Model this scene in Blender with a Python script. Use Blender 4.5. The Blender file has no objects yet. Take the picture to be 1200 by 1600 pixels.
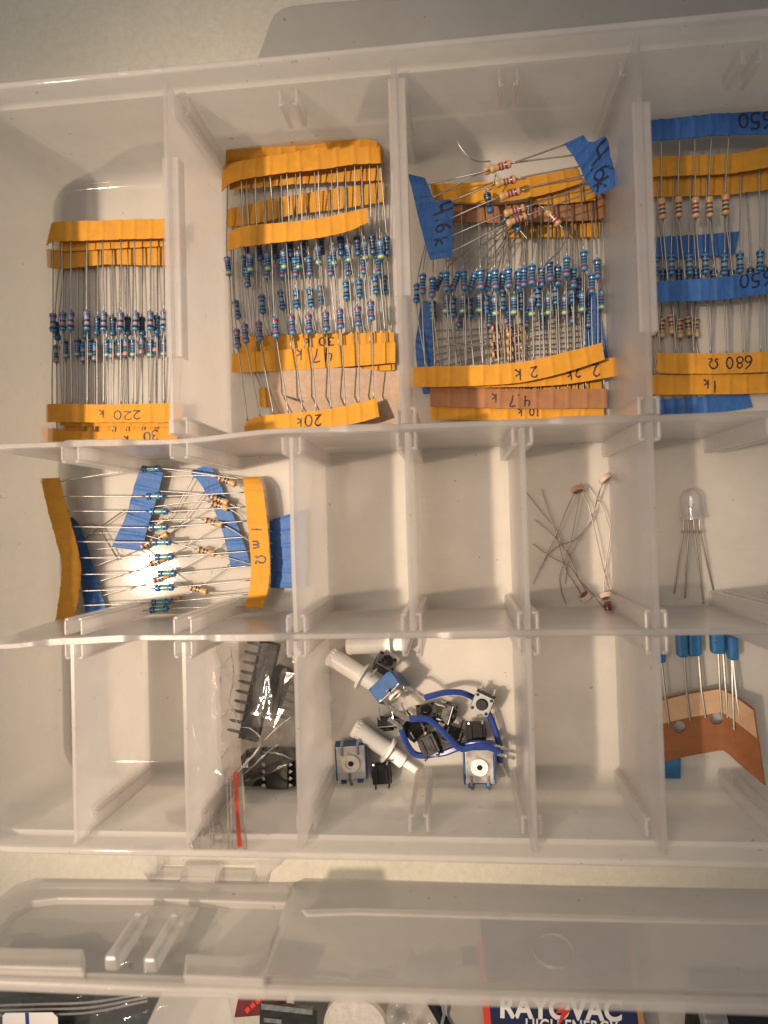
import bpy, bmesh, math, random
from mathutils import Vector, Matrix
random.seed(7)
SC = bpy.context.scene
COL = SC.collection
MM = 0.001

# ------------------------------------------------------------------ camera
CAMH = 223.0                     # lens height over the table, mm
F = 1067.0                       # focal length in pixels of a 1200 x 1600 frame
RW = Matrix(((0.99463939, -0.02927926, -0.09917265),
             (-0.02755891, -0.99944576, 0.01867301),
             (-0.09966442, -0.01583982, -0.99489502)))   # world axes seen by the lens
cd = bpy.data.cameras.new('camera')
cam = bpy.data.objects.new('camera', cd)
COL.objects.link(cam)
cm = Matrix((( RW[0][0], -RW[0][1], -RW[0][2]), (RW[1][0], -RW[1][1], -RW[1][2]), (RW[2][0], -RW[2][1], -RW[2][2]))).to_4x4()
cm.translation = Vector((0, 0, CAMH * MM))
cam.matrix_world = cm
cd.sensor_fit = 'VERTICAL'
cd.sensor_height = 24
cd.lens = F / 1600 * 24
cd.clip_start = 0.005
cd.clip_end = 20
cd.dof.use_dof = True
cd.dof.focus_distance = 0.210
cd.dof.aperture_fstop = 6.5
SC.camera = cam

# ------------------------------------------------------------------ light
world = bpy.data.worlds.new('World')
SC.world = world
world.use_nodes = True
bg = world.node_tree.nodes['Background']
bg.inputs[0].default_value = (0.96, 0.90, 0.85, 1)
bg.inputs[1].default_value = 0.255

def lamp(name, kind, loc, target, energy, color, **kw):
    d = bpy.data.lights.new(name, kind)
    d.energy = energy
    d.color = color
    for k, v in kw.items():
        setattr(d, k, v)
    o = bpy.data.objects.new(name, d)
    COL.objects.link(o)
    o.location = Vector(loc) * MM
    o.rotation_euler = (Vector(target) - Vector(loc)).to_track_quat('-Z', 'Y').to_euler()
    return o

key = lamp('ceiling_lamp', 'SPOT', (-785, -105, 1500), (-62, -6, 0), 178, (1.0, 0.765, 0.55),
     spot_size=math.radians(12), spot_blend=1.0, shadow_soft_size=0.030)
key.scale = (1.22, 1, 1)          # cone stretched front to back; its falloff imitates the phone's shadow at right
lamp('room_light', 'AREA', (-500, 300, 1700), (0, 0, 0), 6, (1.0, 0.86, 0.72), shape='DISK', size=0.7)

SC.view_settings.view_transform = 'Standard'
SC.view_settings.look = 'None'
SC.view_settings.exposure = 0.07
SC.view_settings.gamma = 1
SC.cycles.use_denoising = True
SC.cycles.max_bounces = 14
SC.cycles.diffuse_bounces = 8
SC.cycles.glossy_bounces = 4
SC.cycles.transmission_bounces = 8
SC.cycles.transparent_max_bounces = 40
SC.cycles.sample_clamp_indirect = 4
SC.cycles.caustics_reflective = False
SC.cycles.caustics_refractive = False

# ------------------------------------------------------------------ geometry helpers (mm)
def ray(px, py):
    return RW @ Vector(((px - 600) / F, (py - 800) / F, 1.0))

def P(px, py, z):
    v = ray(px, py)
    t = (z - CAMH) / v.z
    return Vector((v.x * t, v.y * t, z))

def proj(w):
    c = RW.transposed() @ (Vector(w) - Vector((0, 0, CAMH)))
    return (600 + F * c.x / c.z, 800 + F * c.y / c.z)

def catmull(pts, n):
    """n+1 points through a list of equally long tuples / Vectors"""
    if len(pts) == 2:
        return [pts[0].lerp(pts[1], i / n) for i in range(n + 1)]
    out = []
    m = len(pts) - 1
    for i in range(n + 1):
        s = i / n * m
        k = min(int(s), m - 1)
        t = s - k
        p1, p2 = pts[k], pts[k + 1]
        p0 = pts[k - 1] if k > 0 else p1 * 2 - p2
        p3 = pts[k + 2] if k + 2 <= m else p2 * 2 - p1
        out.append(0.5 * ((2 * p1) + (p2 - p0) * t + (2 * p0 - 5 * p1 + 4 * p2 - p3) * t * t + (3 * p1 - p0 - 3 * p2 + p3) * t ** 3))
    return out

def thing(name, label, cat, loc=(0, 0, 0), group=None, rot=None):
    o = bpy.data.objects.new(name, None)
    COL.objects.link(o)
    o.empty_display_size = 0.01
    o.location = Vector(loc) * MM
    if rot is not None:
        o.rotation_euler = rot
    tag(o, label, cat, group)
    return o

def tag(o, label, cat, group=None):
    o['label'] = label
    o['category'] = cat
    if group:
        o['group'] = group
    return o

def wloc(o):
    v = Vector((0, 0, 0))
    while o is not None:
        v = v + o.location
        o = o.parent
    return v

def obj(name, bm, mats, parent=None, smooth=False, local=False, bevel=0, angle=35, seg=2, origin=None):
    """link one mesh object; bm is in world mm unless local"""
    if not isinstance(mats, (list, tuple)):
        mats = [mats]
    me = bpy.data.meshes.new(name)
    bmesh.ops.recalc_face_normals(bm, faces=bm.faces[:])
    off = Vector((0, 0, 0))
    o = bpy.data.objects.new(name, me)
    COL.objects.link(o)
    if parent is not None:
        o.parent = parent
        if not local:
            off = wloc(parent)
    elif origin is not None:
        o.location = Vector(origin) * MM
        off = o.location.copy()
    for v in bm.verts:
        v.co = v.co * MM - off
    for f in bm.faces:
        f.smooth = smooth
    bm.to_mesh(me)
    bm.free()
    for m in mats:
        me.materials.append(m)
    if smooth:
        try:
            me.set_sharp_from_angle(angle=math.radians(angle))
        except Exception:
            pass
    if bevel:
        b = o.modifiers.new('bevel', 'BEVEL')
        b.width = bevel * MM
        b.segments = seg
        b.limit_method = 'ANGLE'
        b.angle_limit = math.radians(40)
    return o

def add_box(bm, c, s, R=None, mi=0):
    vs = []
    for dx in (-.5, .5):
        for dy in (-.5, .5):
            for dz in (-.5, .5):
                v = Vector((dx * s[0], dy * s[1], dz * s[2]))
                if R is not None:
                    v = R @ v
                vs.append(bm.verts.new(Vector(c) + v))
    for q in ((0, 1, 3, 2), (4, 6, 7, 5), (0, 4, 5, 1), (2, 3, 7, 6), (0, 2, 6, 4), (1, 5, 7, 3)):
        f = bm.faces.new([vs[i] for i in q])
        f.material_index = mi

def frame(a, b, up=(0, 0, 1)):
    x = (Vector(b) - Vector(a)).normalized()
    u = Vector(up)
    if abs(x.dot(u)) > .98:
        u = Vector((0, 1, 0))
    y = u.cross(x).normalized()
    z = x.cross(y)
    return Matrix((x, y, z)).transposed()

def add_bar(bm, a, b, w, h, up=(0, 0, 1), mi=0):
    a, b = Vector(a), Vector(b)
    add_box(bm, (a + b) / 2, ((b - a).length, w, h), frame(a, b, up), mi)

def add_tube(bm, pts, r, n=6, mi=0, cap=True, radii=None):
    pts = [Vector(p) for p in pts]
    rings = []
    prev = None
    for i, p in enumerate(pts):
        d = (pts[min(i + 1, len(pts) - 1)] - pts[max(i - 1, 0)])
        if d.length < 1e-9:
            d = Vector((0, 0, 1))
        d.normalize()
        if prev is None:
            u = Vector((0, 0, 1)) if abs(d.z) < .9 else Vector((1, 0, 0))
        else:
            u = prev
        x = (u - d * u.dot(d)).normalized()
        prev = x
        y = d.cross(x)
        rr = radii[i] if radii else r
        rings.append([bm.verts.new(p + (x * math.cos(2 * math.pi * k / n) + y * math.sin(2 * math.pi * k / n)) * rr) for k in range(n)])
    for a, b in zip(rings, rings[1:]):
        for k in range(n):
            f = bm.faces.new((a[k], a[(k + 1) % n], b[(k + 1) % n], b[k]))
            f.material_index = mi
    if cap:
        bm.faces.new(rings[0][::-1]).material_index = mi
        bm.faces.new(rings[-1]).material_index = mi

def add_lathe(bm, prof, M=None, n=16, mis=None, cap=True):
    """prof: list of (r, z); M: placement matrix; mis: material index per segment"""
    rings = []
    for r, z in prof:
        ring = []
        for k in range(n):
            a = 2 * math.pi * k / n
            v = Vector((r * math.cos(a), r * math.sin(a), z))
            ring.append(bm.verts.new(M @ v if M is not None else v))
        rings.append(ring)
    for i, (a, b) in enumerate(zip(rings, rings[1:])):
        for k in range(n):
            f = bm.faces.new((a[k], a[(k + 1) % n], b[(k + 1) % n], b[k]))
            if mis:
                f.material_index = mis[i]
    if cap:
        f = bm.faces.new(rings[0][::-1])
        if mis: f.material_index = mis[0]
        f = bm.faces.new(rings[-1])
        if mis: f.material_index = mis[-1]

def axis_matrix(p, d):
    q = Vector(d).to_track_quat('Z', 'Y').to_matrix().to_4x4()
    q.translation = Vector(p)
    return q

def add_prism(bm, pts, down, mi=0):
    """pts: closed polygon of world Vectors; extruded by vector down"""
    down = Vector(down)
    a = [bm.verts.new(Vector(p)) for p in pts]
    b = [bm.verts.new(Vector(p) + down) for p in pts]
    n = len(pts)
    bm.faces.new(a).material_index = mi
    bm.faces.new(b[::-1]).material_index = mi
    for i in range(n):
        bm.faces.new((a[i], b[i], b[(i + 1) % n], a[(i + 1) % n])).material_index = mi

# ------------------------------------------------------------------ materials
def nodes(name):
    m = bpy.data.materials.new(name)
    m.use_nodes = True
    nt = m.node_tree
    return m, nt, nt.nodes.get('Principled BSDF'), nt.nodes.get('Material Output')

def noise(nt, scale, detail=4, rough=.6, stretch=None):
    tc = nt.nodes.new('ShaderNodeTexCoord')
    n = nt.nodes.new('ShaderNodeTexNoise')
    n.inputs['Scale'].default_value = scale
    n.inputs['Detail'].default_value = detail
    n.inputs['Roughness'].default_value = rough
    if stretch:
        mp = nt.nodes.new('ShaderNodeMapping')
        mp.inputs['Scale'].default_value = stretch
        nt.links.new(tc.outputs['Object'], mp.inputs[0])
        nt.links.new(mp.outputs[0], n.inputs['Vector'])
    else:
        nt.links.new(tc.outputs['Object'], n.inputs['Vector'])
    return n

def ramp(nt, src, c0, c1, p0=.3, p1=.7):
    r = nt.nodes.new('ShaderNodeValToRGB')
    r.color_ramp.elements[0].position = p0
    r.color_ramp.elements[1].position = p1
    r.color_ramp.elements[0].color = (*c0, 1)
    r.color_ramp.elements[1].color = (*c1, 1)
    nt.links.new(src, r.inputs[0])
    return r

def mat(name, color, rough=.5, metal=0, var=.12, scale=600, bump=0, bscale=None, dist=.0001, coat=0, spec=.5, stretch=None, sss=0):
    m, nt, b, out = nodes(name)
    n = noise(nt, scale, stretch=stretch)
    c0 = tuple(max(0, c * (1 - var)) for c in color)
    c1 = tuple(min(1, c * (1 + var)) for c in color)
    r = ramp(nt, n.outputs['Fac'], c0, c1)
    nt.links.new(r.outputs[0], b.inputs['Base Color'])
    rr = ramp(nt, n.outputs['Fac'], (rough * .8,) * 3, (min(1, rough * 1.2),) * 3)
    nt.links.new(rr.outputs[0], b.inputs['Roughness'])
    b.inputs['Metallic'].default_value = metal
    b.inputs['Specular IOR Level'].default_value = spec
    if coat:
        b.inputs['Coat Weight'].default_value = coat
        b.inputs['Coat Roughness'].default_value = .15
    if sss:
        b.inputs['Subsurface Weight'].default_value = sss
        b.inputs['Subsurface Radius'].default_value = (1, .9, .8)
        b.inputs['Subsurface Scale'].default_value = .0015
    if bump:
        n2 = noise(nt, bscale or scale * 2, 6, .65, stretch)
        bp = nt.nodes.new('ShaderNodeBump')
        bp.inputs['Strength'].default_value = bump
        bp.inputs['Distance'].default_value = dist
        nt.links.new(n2.outputs['Fac'], bp.inputs['Height'])
        nt.links.new(bp.outputs[0], b.inputs['Normal'])
    return m

def schlick(nt, f0, f90=.85):
    lw = nt.nodes.new('ShaderNodeLayerWeight'); lw.inputs['Blend'].default_value = .5
    p = nt.nodes.new('ShaderNodeMath'); p.operation = 'POWER'; p.inputs[1].default_value = 5
    m_ = nt.nodes.new('ShaderNodeMath'); m_.operation = 'MULTIPLY_ADD'; m_.inputs[1].default_value = f90 - f0; m_.inputs[2].default_value = f0
    nt.links.new(lw.outputs['Facing'], p.inputs[0]); nt.links.new(p.outputs[0], m_.inputs[0])
    return m_

def plastic(name, color, alpha, rough=.3, transl=.45, var=.06, scale=60, gloss=1.0, bump=.12):
    """milky translucent polypropylene: part clear, part scattering, thin gloss on top"""
    m, nt, b, out = nodes(name)
    nt.nodes.remove(b)
    N = nt.nodes.new
    L = nt.links.new
    n = noise(nt, scale, 3)
    col = ramp(nt, n.outputs['Fac'], tuple(c * (1 - var) for c in color), color)
    sp = noise(nt, 420, 2, .5)
    spk = ramp(nt, sp.outputs['Fac'], (1, 1, 1), (.55, .52, .48), .735, .76)
    sc1 = noise(nt, 90, 3, .7, (1, 14, 3))
    sc2 = ramp(nt, sc1.outputs['Fac'], (1, 1, 1), (.93, .93, .93), .62, .70)
    ma_ = N('ShaderNodeMixRGB'); ma_.blend_type = 'MULTIPLY'; ma_.inputs[0].default_value = 1
    mb_ = N('ShaderNodeMixRGB'); mb_.blend_type = 'MULTIPLY'; mb_.inputs[0].default_value = 1
    L(col.outputs[0], ma_.inputs[1]); L(spk.outputs[0], ma_.inputs[2])
    L(ma_.outputs[0], mb_.inputs[1]); L(sc2.outputs[0], mb_.inputs[2])
    col = mb_
    dif = N('ShaderNodeBsdfDiffuse')
    trl = N('ShaderNodeBsdfTranslucent')
    L(col.outputs[0], dif.inputs[0]); L(col.outputs[0], trl.inputs[0])
    m1 = N('ShaderNodeMixShader'); m1.inputs[0].default_value = transl
    L(dif.outputs[0], m1.inputs[1]); L(trl.outputs[0], m1.inputs[2])
    tr = N('ShaderNodeBsdfTransparent'); tr.inputs[0].default_value = (.97, .96, .95, 1)
    m2 = N('ShaderNodeMixShader')
    al = ramp(nt, n.outputs['Fac'], (alpha * .93,) * 3, (min(1, alpha * 1.07),) * 3)
    L(al.outputs[0], m2.inputs[0])
    L(tr.outputs[0], m2.inputs[1]); L(m1.outputs[0], m2.inputs[2])
    gl = N('ShaderNodeBsdfGlossy'); gl.inputs['Roughness'].default_value = rough
    fr = schlick(nt, .038 * gloss)
    # fine scuffs and moulding waves
    n2 = noise(nt, 220, 5, .6)
    bp = N('ShaderNodeBump'); bp.inputs['Strength'].default_value = bump; bp.inputs['Distance'].default_value = .0004
    L(n2.outputs['Fac'], bp.inputs['Height'])
    L(bp.outputs[0], gl.inputs['Normal'])
    m3 = N('ShaderNodeMixShader')
    L(fr.outputs[0], m3.inputs[0]); L(m2.outputs[0], m3.inputs[1]); L(gl.outputs[0], m3.inputs[2])
    L(m3.outputs[0], out.inputs['Surface'])
    return m

PP = (.98, .97, .97)
M = {}
M['tray'] = plastic('milky_plastic_tray', (.955, .94, .925), .54, rough=.06, transl=.52, bump=.04, gloss=.32)
M['divider'] = plastic('milky_plastic_divider', PP, .43, rough=.3, transl=.8)
M['rib'] = plastic('milky_plastic_rib', (.98, .97, .97), .36, rough=.3, transl=.7)
M['lid'] = plastic('milky_plastic_lid', (.90, .88, .85), .49, rough=.3, transl=.55)
M['flap'] = plastic('milky_plastic_flap', (.46, .46, .45), .86, rough=.4, transl=.45)
M['orange'] = mat('orange_paper_tape', (.55, .262, .030), .75, var=.10, scale=260, bump=.5, bscale=1800, dist=.00012, spec=.25)
M['brown_tape'] = mat('brown_paper_tape', (.30, .145, .07), .7, var=.12, scale=260, bump=.25, bscale=1500, spec=.25)
M['blue_tape'] = mat('blue_painters_tape', (.030, .115, .36), .5, var=.2, scale=420, bump=.6, bscale=700, dist=.0005, spec=.35, stretch=(1, .35, 1))
M['lead'] = mat('tinned_wire', (.37, .36, .35), .45, metal=1, var=.1, scale=900)
M['copper_lead'] = mat('dull_wire', (.34, .30, .27), .45, metal=1, var=.1, scale=900)
M['ink'] = mat('marker_ink', (.030, .012, .022), .55, var=.3, scale=900)
M['ink_blue'] = mat('dark_marker_ink', (.006, .012, .045), .5, var=.3, scale=900)
M['blue'] = mat('blue_enamel', (.055, .215, .43), .32, var=.1, scale=900, coat=.4)
M['blue_d'] = mat('deep_blue_enamel', (.025, .11, .25), .32, var=.1, scale=900, coat=.4)
M['tan'] = mat('tan_enamel', (.52, .33, .17), .35, var=.1, scale=900, coat=.3)
for k, c in dict(b_black=(.012, .012, .022), b_red=(.24, .022, .03), b_brown=(.13, .04, .03), b_orange=(.62, .2, .06), b_yellow=(.55, .50, .05),
                 b_violet=(.10, .035, .16), b_gold=(.5, .33, .09), b_green=(.10, .28, .12), b_navy=(.012, .04, .13), b_grey=(.25, .24, .25)).items():
    M[k] = mat(k[2:] + '_band_paint', c, .35, var=.15, scale=900, coat=.3)
M['black'] = mat('black_plastic', (.007, .007, .008), .5, spec=.3, var=.25, scale=500, bump=.1, bscale=1500)
M['foam'] = mat('black_foam', (.010, .010, .011), .9, var=.5, scale=900, bump=1.0, bscale=1400, dist=.0006)
M['metal'] = mat('worn_steel', (.58, .555, .52), .42, metal=1, var=.15, scale=350, bump=.15, bscale=700)
M['grey_metal'] = mat('grey_steel', (.22, .24, .25), .5, metal=1, var=.15, scale=500)
M['solder'] = mat('solder', (.70, .69, .67), .2, metal=1, var=.1, scale=700, bump=.4, bscale=500, dist=.0003)
M['white'] = mat('white_nylon', (.92, .90, .86), .38, var=.03, scale=200)
M['grey_hub'] = mat('worn_grey_nylon', (.52, .49, .45), .5, var=.15, scale=500)
M['cream'] = mat('cream_nylon', (.86, .79, .68), .4, var=.04, scale=300)
M['pot_blue'] = mat('blue_switch_body', (.012, .078, .23), .38, var=.12, scale=500)
M['wire_blue'] = mat('blue_wire_jacket', (.018, .045, .23), .33, var=.1, scale=300)
M['card'] = mat('grey_cardboard', (.40, .30, .23), .9, var=.12, scale=500, bump=.4, bscale=1600, dist=.0002, spec=.1)
M['kraft'] = mat('kraft_carrier_tape', (.25, .10, .038), .6, var=.14, scale=260, bump=.25, bscale=900, spec=.3, stretch=(.3, 1, 1))
M['kraft_light'] = mat('pale_sticky_tape', (.50, .33, .20), .45, var=.1, scale=260, bump=.2, bscale=900)
M['cap_blue'] = mat('blue_epoxy', (.022, .13, .31), .3, var=.1, scale=500, coat=.3)
M['ldr'] = mat('photocell_ceramic', (.40, .24, .19), .35, var=.12, scale=700, coat=.3)
M['ldr_pale'] = mat('pale_photocell_ceramic', (.50, .40, .34), .4, var=.12, scale=700)
M['ldr_face'] = mat('photocell_face', (.13, .035, .03), .3, var=.3, scale=1200, coat=.4)
M['red'] = mat('red_zip_strip', (.62, .07, .03), .35, var=.06, scale=300)
M['batt_blue'] = mat('battery_pack_print', (.013, .022, .075), .35, var=.1, scale=120)
M['batt_red'] = mat('battery_pack_red', (.60, .05, .03), .35, var=.08, scale=120)
M['batt_white'] = mat('white_print', (.75, .74, .72), .4, var=.03, scale=120)
M['batt_gold'] = mat('copper_print', (.45, .22, .08), .35, var=.1, scale=120)
M['grey_card'] = mat('grey_board', (.30, .29, .26), .7, var=.08, scale=150)
M['pcb_red'] = mat('dark_red_circuit_board', (.14, .018, .022), .35, var=.25, scale=300, coat=.2)
M['pcb_black'] = mat('black_circuit_board', (.015, .016, .017), .35, var=.3, scale=300, coat=.2)
M['slate'] = mat('slate_blue_cloth', (.17, .215, .23), .7, var=.18, scale=130, bump=.4, bscale=500)
M['paper'] = mat('white_label_paper', (.78, .76, .75), .6, var=.03, scale=200)

def film(name, tint, haze, rough=.06, f0=.085):
    m, nt, b, out = nodes(name)
    nt.nodes.remove(b)
    N = nt.nodes.new; L = nt.links.new
    tr = N('ShaderNodeBsdfTransparent'); tr.inputs[0].default_value = (*tint, 1)
    df = N('ShaderNodeBsdfDiffuse'); df.inputs[0].default_value = (.75, .72, .70, 1)
    m1 = N('ShaderNodeMixShader'); m1.inputs[0].default_value = haze
    L(tr.outputs[0], m1.inputs[1]); L(df.outputs[0], m1.inputs[2])
    gl = N('ShaderNodeBsdfGlossy'); gl.inputs['Roughness'].default_value = rough
    fr = schlick(nt, f0)
    n = noise(nt, 140, 4)
    bp = N('ShaderNodeBump'); bp.inputs['Strength'].default_value = .5; bp.inputs['Distance'].default_value = .001
    L(n.outputs['Fac'], bp.inputs['Height']); L(bp.outputs[0], gl.inputs['Normal'])
    m2 = N('ShaderNodeMixShader')
    L(fr.outputs[0], m2.inputs[0]); L(m1.outputs[0], m2.inputs[1]); L(gl.outputs[0], m2.inputs[2])
    L(m2.outputs[0], out.inputs['Surface'])
    return m
M['film'] = film('clear_bag_film', (.70, .69, .68), .05, .09)
M['bag'] = film('crumpled_bag_film', (.78, .77, .76), .025, .22, f0=.095)
M['zip'] = plastic('zip_rib_plastic', (.95, .94, .92), .22, rough=.15, transl=.4, gloss=3)
M['crease'] = plastic('folded_bag_film', (.95, .94, .92), .55, rough=.2, transl=.35, gloss=9)
M['led'] = film('clear_led_epoxy', (.88, .88, .88), .26, .1)

# table: matt woven off-white sheet
mt, nt, b, out = nodes('pale_textured_tabletop')
n1 = noise(nt, 14, 5); n2 = noise(nt, 380, 5, .7)
r1 = ramp(nt, n1.outputs['Fac'], (.50, .485, .415), (.60, .58, .505))
r2 = ramp(nt, n2.outputs['Fac'], (.90, .90, .90), (1, 1, 1), .35, .65)
mx = nt.nodes.new('ShaderNodeMixRGB'); mx.blend_type = 'MULTIPLY'; mx.inputs[0].default_value = 1
nt.links.new(r1.outputs[0], mx.inputs[1]); nt.links.new(r2.outputs[0], mx.inputs[2])
nt.links.new(mx.outputs[0], b.inputs['Base Color'])
b.inputs['Roughness'].default_value = .8
n3 = noise(nt, 300, 6, .65)
bp = nt.nodes.new('ShaderNodeBump'); bp.inputs['Strength'].default_value = .7; bp.inputs['Distance'].default_value = .0007
nt.links.new(n3.outputs['Fac'], bp.inputs['Height']); nt.links.new(bp.outputs[0], b.inputs['Normal'])

# ------------------------------------------------------------------ setting: the table
bm = bmesh.new()
add_box(bm, (0, 0, -10), (1600, 1400, 20))
o = obj('tabletop', bm, mt)
o['kind'] = 'structure'

# ------------------------------------------------------------------ storage box
BX0, BX1, BY0, BY1, BR = -139.0, 148.0, -86.5, 125.7, 18.0
HZ = 47.0
SLOTS = [-103.8, -72.9, -41.9, -11.3, 18.5, 50.2, 81.0, 112.0]
LD = [25.0, -28.8]
LDZ = 46.0

def rrect(d, z, n=10):
    r = max(BR - 2.2 * d, 1.5)
    q = r + d
    out = []
    for cx, cy, a0 in ((BX1 - q, BY1 - q, 0), (BX0 + q, BY1 - q, 90), (BX0 + q, BY0 + q, 180), (BX1 - q, BY0 + q, 270)):
        for k in range(n + 1):
            a = math.radians(a0 + 90 * k / n)
            out.append(Vector((cx + r * math.cos(a), cy + r * math.sin(a), z)))
    return out

box = thing('storage_box', 'open milky plastic compartment box holding the sorted resistors and switches', 'storage box', (0, 20, 0))
bm = bmesh.new()
prof = [(5.5, .3), (4.2, .9), (3.2, 2.5), (2.0, 36.5), (.6, 37.6), (.15, 38.2), (0, 46.6), (.4, HZ), (1.5, HZ), (1.9, 46.6), (2.2, 41.2), (2.6, 40.4),
        (3.4, 40.0), (3.6, 39.0), (4.3, 9.0), (4.8, 5.4), (6.2, 3.2), (8.4, 2.2), (10.5, 2.0), (12.5, 2.0), (14.5, 2.0)]
loops = [[bm.verts.new(p) for p in rrect(d, z)] for d, z in prof]
n = len(loops[0])
for a, b2 in zip(loops, loops[1:]):
    for k in range(n):
        bm.faces.new((a[k], a[(k + 1) % n], b2[(k + 1) % n], b2[k]))
bm.faces.new(loops[-1])
bm.faces.new(loops[0][::-1])
obj('base_tray', bm, M['tray'], box, smooth=True, angle=50)

# two fixed long dividers with a slightly wavy top edge and a raised label step
WAVE = {0: [(-133, 24.6), (-104, 24.5), (-74, 24.0), (-44, 25.7), (-17, 25.4), (11, 25.4), (51, 25.0), (78, 24.9), (146, 25)],
        1: [(-133, -31.0), (-124, -30.7), (-105, -29.3), (-87, -28.7), (-54, -28.9), (-10, -28.9), (19, -28.7), (52, -28.9), (146, -28.4)]}
STEP = {0: [(-105, -88), (-28, -16), (27, 44)], 1: [(-113, -88), (-65, -45), (-3, 12)]}
for i, y in enumerate(LD):
    bm = bmesh.new()
    pts = WAVE[i]
    xs = [-130 + 2.0 * k for k in range(137)]
    def wy(x):
        for (xa, ya), (xb, yb) in zip(pts, pts[1:]):
            if xa <= x <= xb:
                t = (x - xa) / (xb - xa)
                t = t * t * (3 - 2 * t)
                return ya + (yb - ya) * t
        return y
    cols = []
    for x in xs:
        st = .8 if any(a <= x <= b3 for a, b3 in STEP[i]) else 0
        zt = LDZ - .4 + st
        row = []
        for zz, hw in ((2.02, 1.1), (3, .85), (20, .8), (40, .75), (zt - .4, .8 + .25 * (st > 0)), (zt, .6 + .25 * (st > 0))):
            f_ = (zz / LDZ) ** 1.5
            yy = y + (wy(x) - y) * f_
            row.append((yy, zz, hw))
        ring = [bm.verts.new((x, yy + hw, zz)) for yy, zz, hw in row] + [bm.verts.new((x, yy - hw, zz)) for yy, zz, hw in reversed(row)]
        cols.append(ring)
    for a, b3 in zip(cols, cols[1:]):
        for k in range(len(a)):
            bm.faces.new((a[k], a[(k + 1) % len(a)], b3[(k + 1) % len(a)], b3[k]))
    bm.faces.new(cols[0][::-1]); bm.faces.new(cols[-1])
    obj('long_divider', bm, M['divider'], box, smooth=True, angle=30)

# slot rails: pairs of little C shaped ribs that grip the removable dividers
def rail(x, y, s, z0, z1, inset=0):
    bm = bmesh.new()
    for sx in (-1, 1):
        add_box(bm, (x + sx * 2.35, y + s * 2.3, (z0 + z1) / 2), (.9, 4.2, z1 - z0))
        add_box(bm, (x + sx * 1.95, y + s * 4.55, (z0 + z1) / 2), (1.5, .9, z1 - z0 - .4))
    return obj('slot_rail', bm, M['rib'], box, bevel=.35)
for x in SLOTS[:7]:
    if x in (SLOTS[1], SLOTS[3], SLOTS[5]):
        rail(x, LD[0] + .7, 1, 2.2, 45.4)
    rail(x, LD[0] - .7, -1, 2.2, 45.4)
    rail(x, LD[1] + .7, 1, 2.2, 45.4)
    rail(x, LD[1] - .7, -1, 2.2, 45.4)
for x in SLOTS[1:7]:
    rail(x, BY0 + 3.7, 1, 3.5, 39)
    if x in (SLOTS[1], SLOTS[3], SLOTS[5]):
        rail(x, BY1 - 3.7, -1, 3.5, 39)
    else:
        rail(x, BY1 - 3.5, -1, 27, 39)
rail(SLOTS[0], BY0 + 4.0, 1, 4.5, 39)

# moulded nubs on the back rim, the wide latch flap behind it
bm = bmesh.new()
for px in (196, 248):
    a = P(px, 106, 45)
    add_box(bm, (a.x, BY1 + .2, 44.6), (3.4, 2.2, 3.4))
obj('rim_nub', bm, M['rib'], box, bevel=.5)
bm = bmesh.new()
poly = [(398, 96), (404, 84), (412, 62), (420, 38), (428, 22), (440, 13), (456, 8), (500, 3), (700, -12), (1400, -70), (1400, 12), (1000, 42), (700, 68)]
add_prism(bm, [P(x, y, 43) for x, y in poly], (0, 0, -1.4))
obj('latch_flap', bm, M['flap'], box, bevel=.5)

# hinge: barrel pieces and the two triangular brackets that carry them
hz = 41.5
def lathe_x(bm, x0, x1, y, z, r, n=20):
    add_lathe(bm, [(r * .82, x0), (r, x0 + .4), (r, x1 - .4), (r * .82, x1)], axis_matrix((0, y, z), (1, 0, 0)), n)
hy = P(320, 1371, hz).y
bm = bmesh.new(); lathe_x(bm, P(238, 1371, hz).x, P(289, 1371, hz).x, hy, hz, 2.6)
lathe_x(bm, P(346, 1371, hz).x, P(398, 1371, hz).x, hy, hz, 2.6)
obj('hinge_pin', bm, M['rib'], box, smooth=True)
bm = bmesh.new(); lathe_x(bm, P(289, 1371, hz).x, P(346, 1371, hz).x, hy, hz, 4.1)
obj('hinge_barrel', bm, M['rib'], box, smooth=True)
for tri in ([(202, 1333), (247, 1333), (247, 1352), (243, 1390), (236, 1393), (231, 1376)], [(398, 1340), (446, 1340), (446, 1344), (418, 1368), (414, 1391), (400, 1390)]):
    bm = bmesh.new()
    add_prism(bm, [P(x, y, 44) for x, y in tri], (0, 0, -5))
    obj('hinge_bracket', bm, M['rib'], box, bevel=.4)
bm = bmesh.new()
add_prism(bm, [P(x, y, 40) for x, y in [(205, 1334), (440, 1342), (440, 1352), (225, 1352)]], (0, 0, -3))
obj('hinge_web', bm, M['rib'], box, bevel=.3)

# the lid, swung up past upright in front of the box
LN0 = Vector((0, -93.3, 42.0))
LDIR = Vector((0, -8.7, 33.0)).normalized()
LNRM = Vector((0, 33.0, 8.7)).normalized()
def L(px, py, off=0):
    v = ray(px, py)
    o_ = Vector((0, 0, CAMH))
    q = LN0 + LNRM * off
    t = (q - o_).dot(LNRM) / v.dot(LNRM)
    return o_ + v * t
lid = None
bm = bmesh.new()
poly = [(-70, 1530), (-66, 1480), (-40, 1430), (0, 1402), (24, 1382), (56, 1372), (228, 1374), (440, 1378), (550, 1375), (875, 1384), (1260, 1390), (1260, 1573), (875, 1561), (480, 1551), (240, 1543), (0, 1533)]
add_prism(bm, [L(x, y) for x, y in poly], LNRM * -.9)
lid = obj('lid', bm, M['lid'], box)
def lidpart(name, poly, off, th, m='lid', bevel=.5):
    bm = bmesh.new()
    add_prism(bm, [L(x, y, off) for x, y in poly], LNRM * -th)
    return obj(name, bm, M[m], lid, bevel=bevel)
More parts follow.
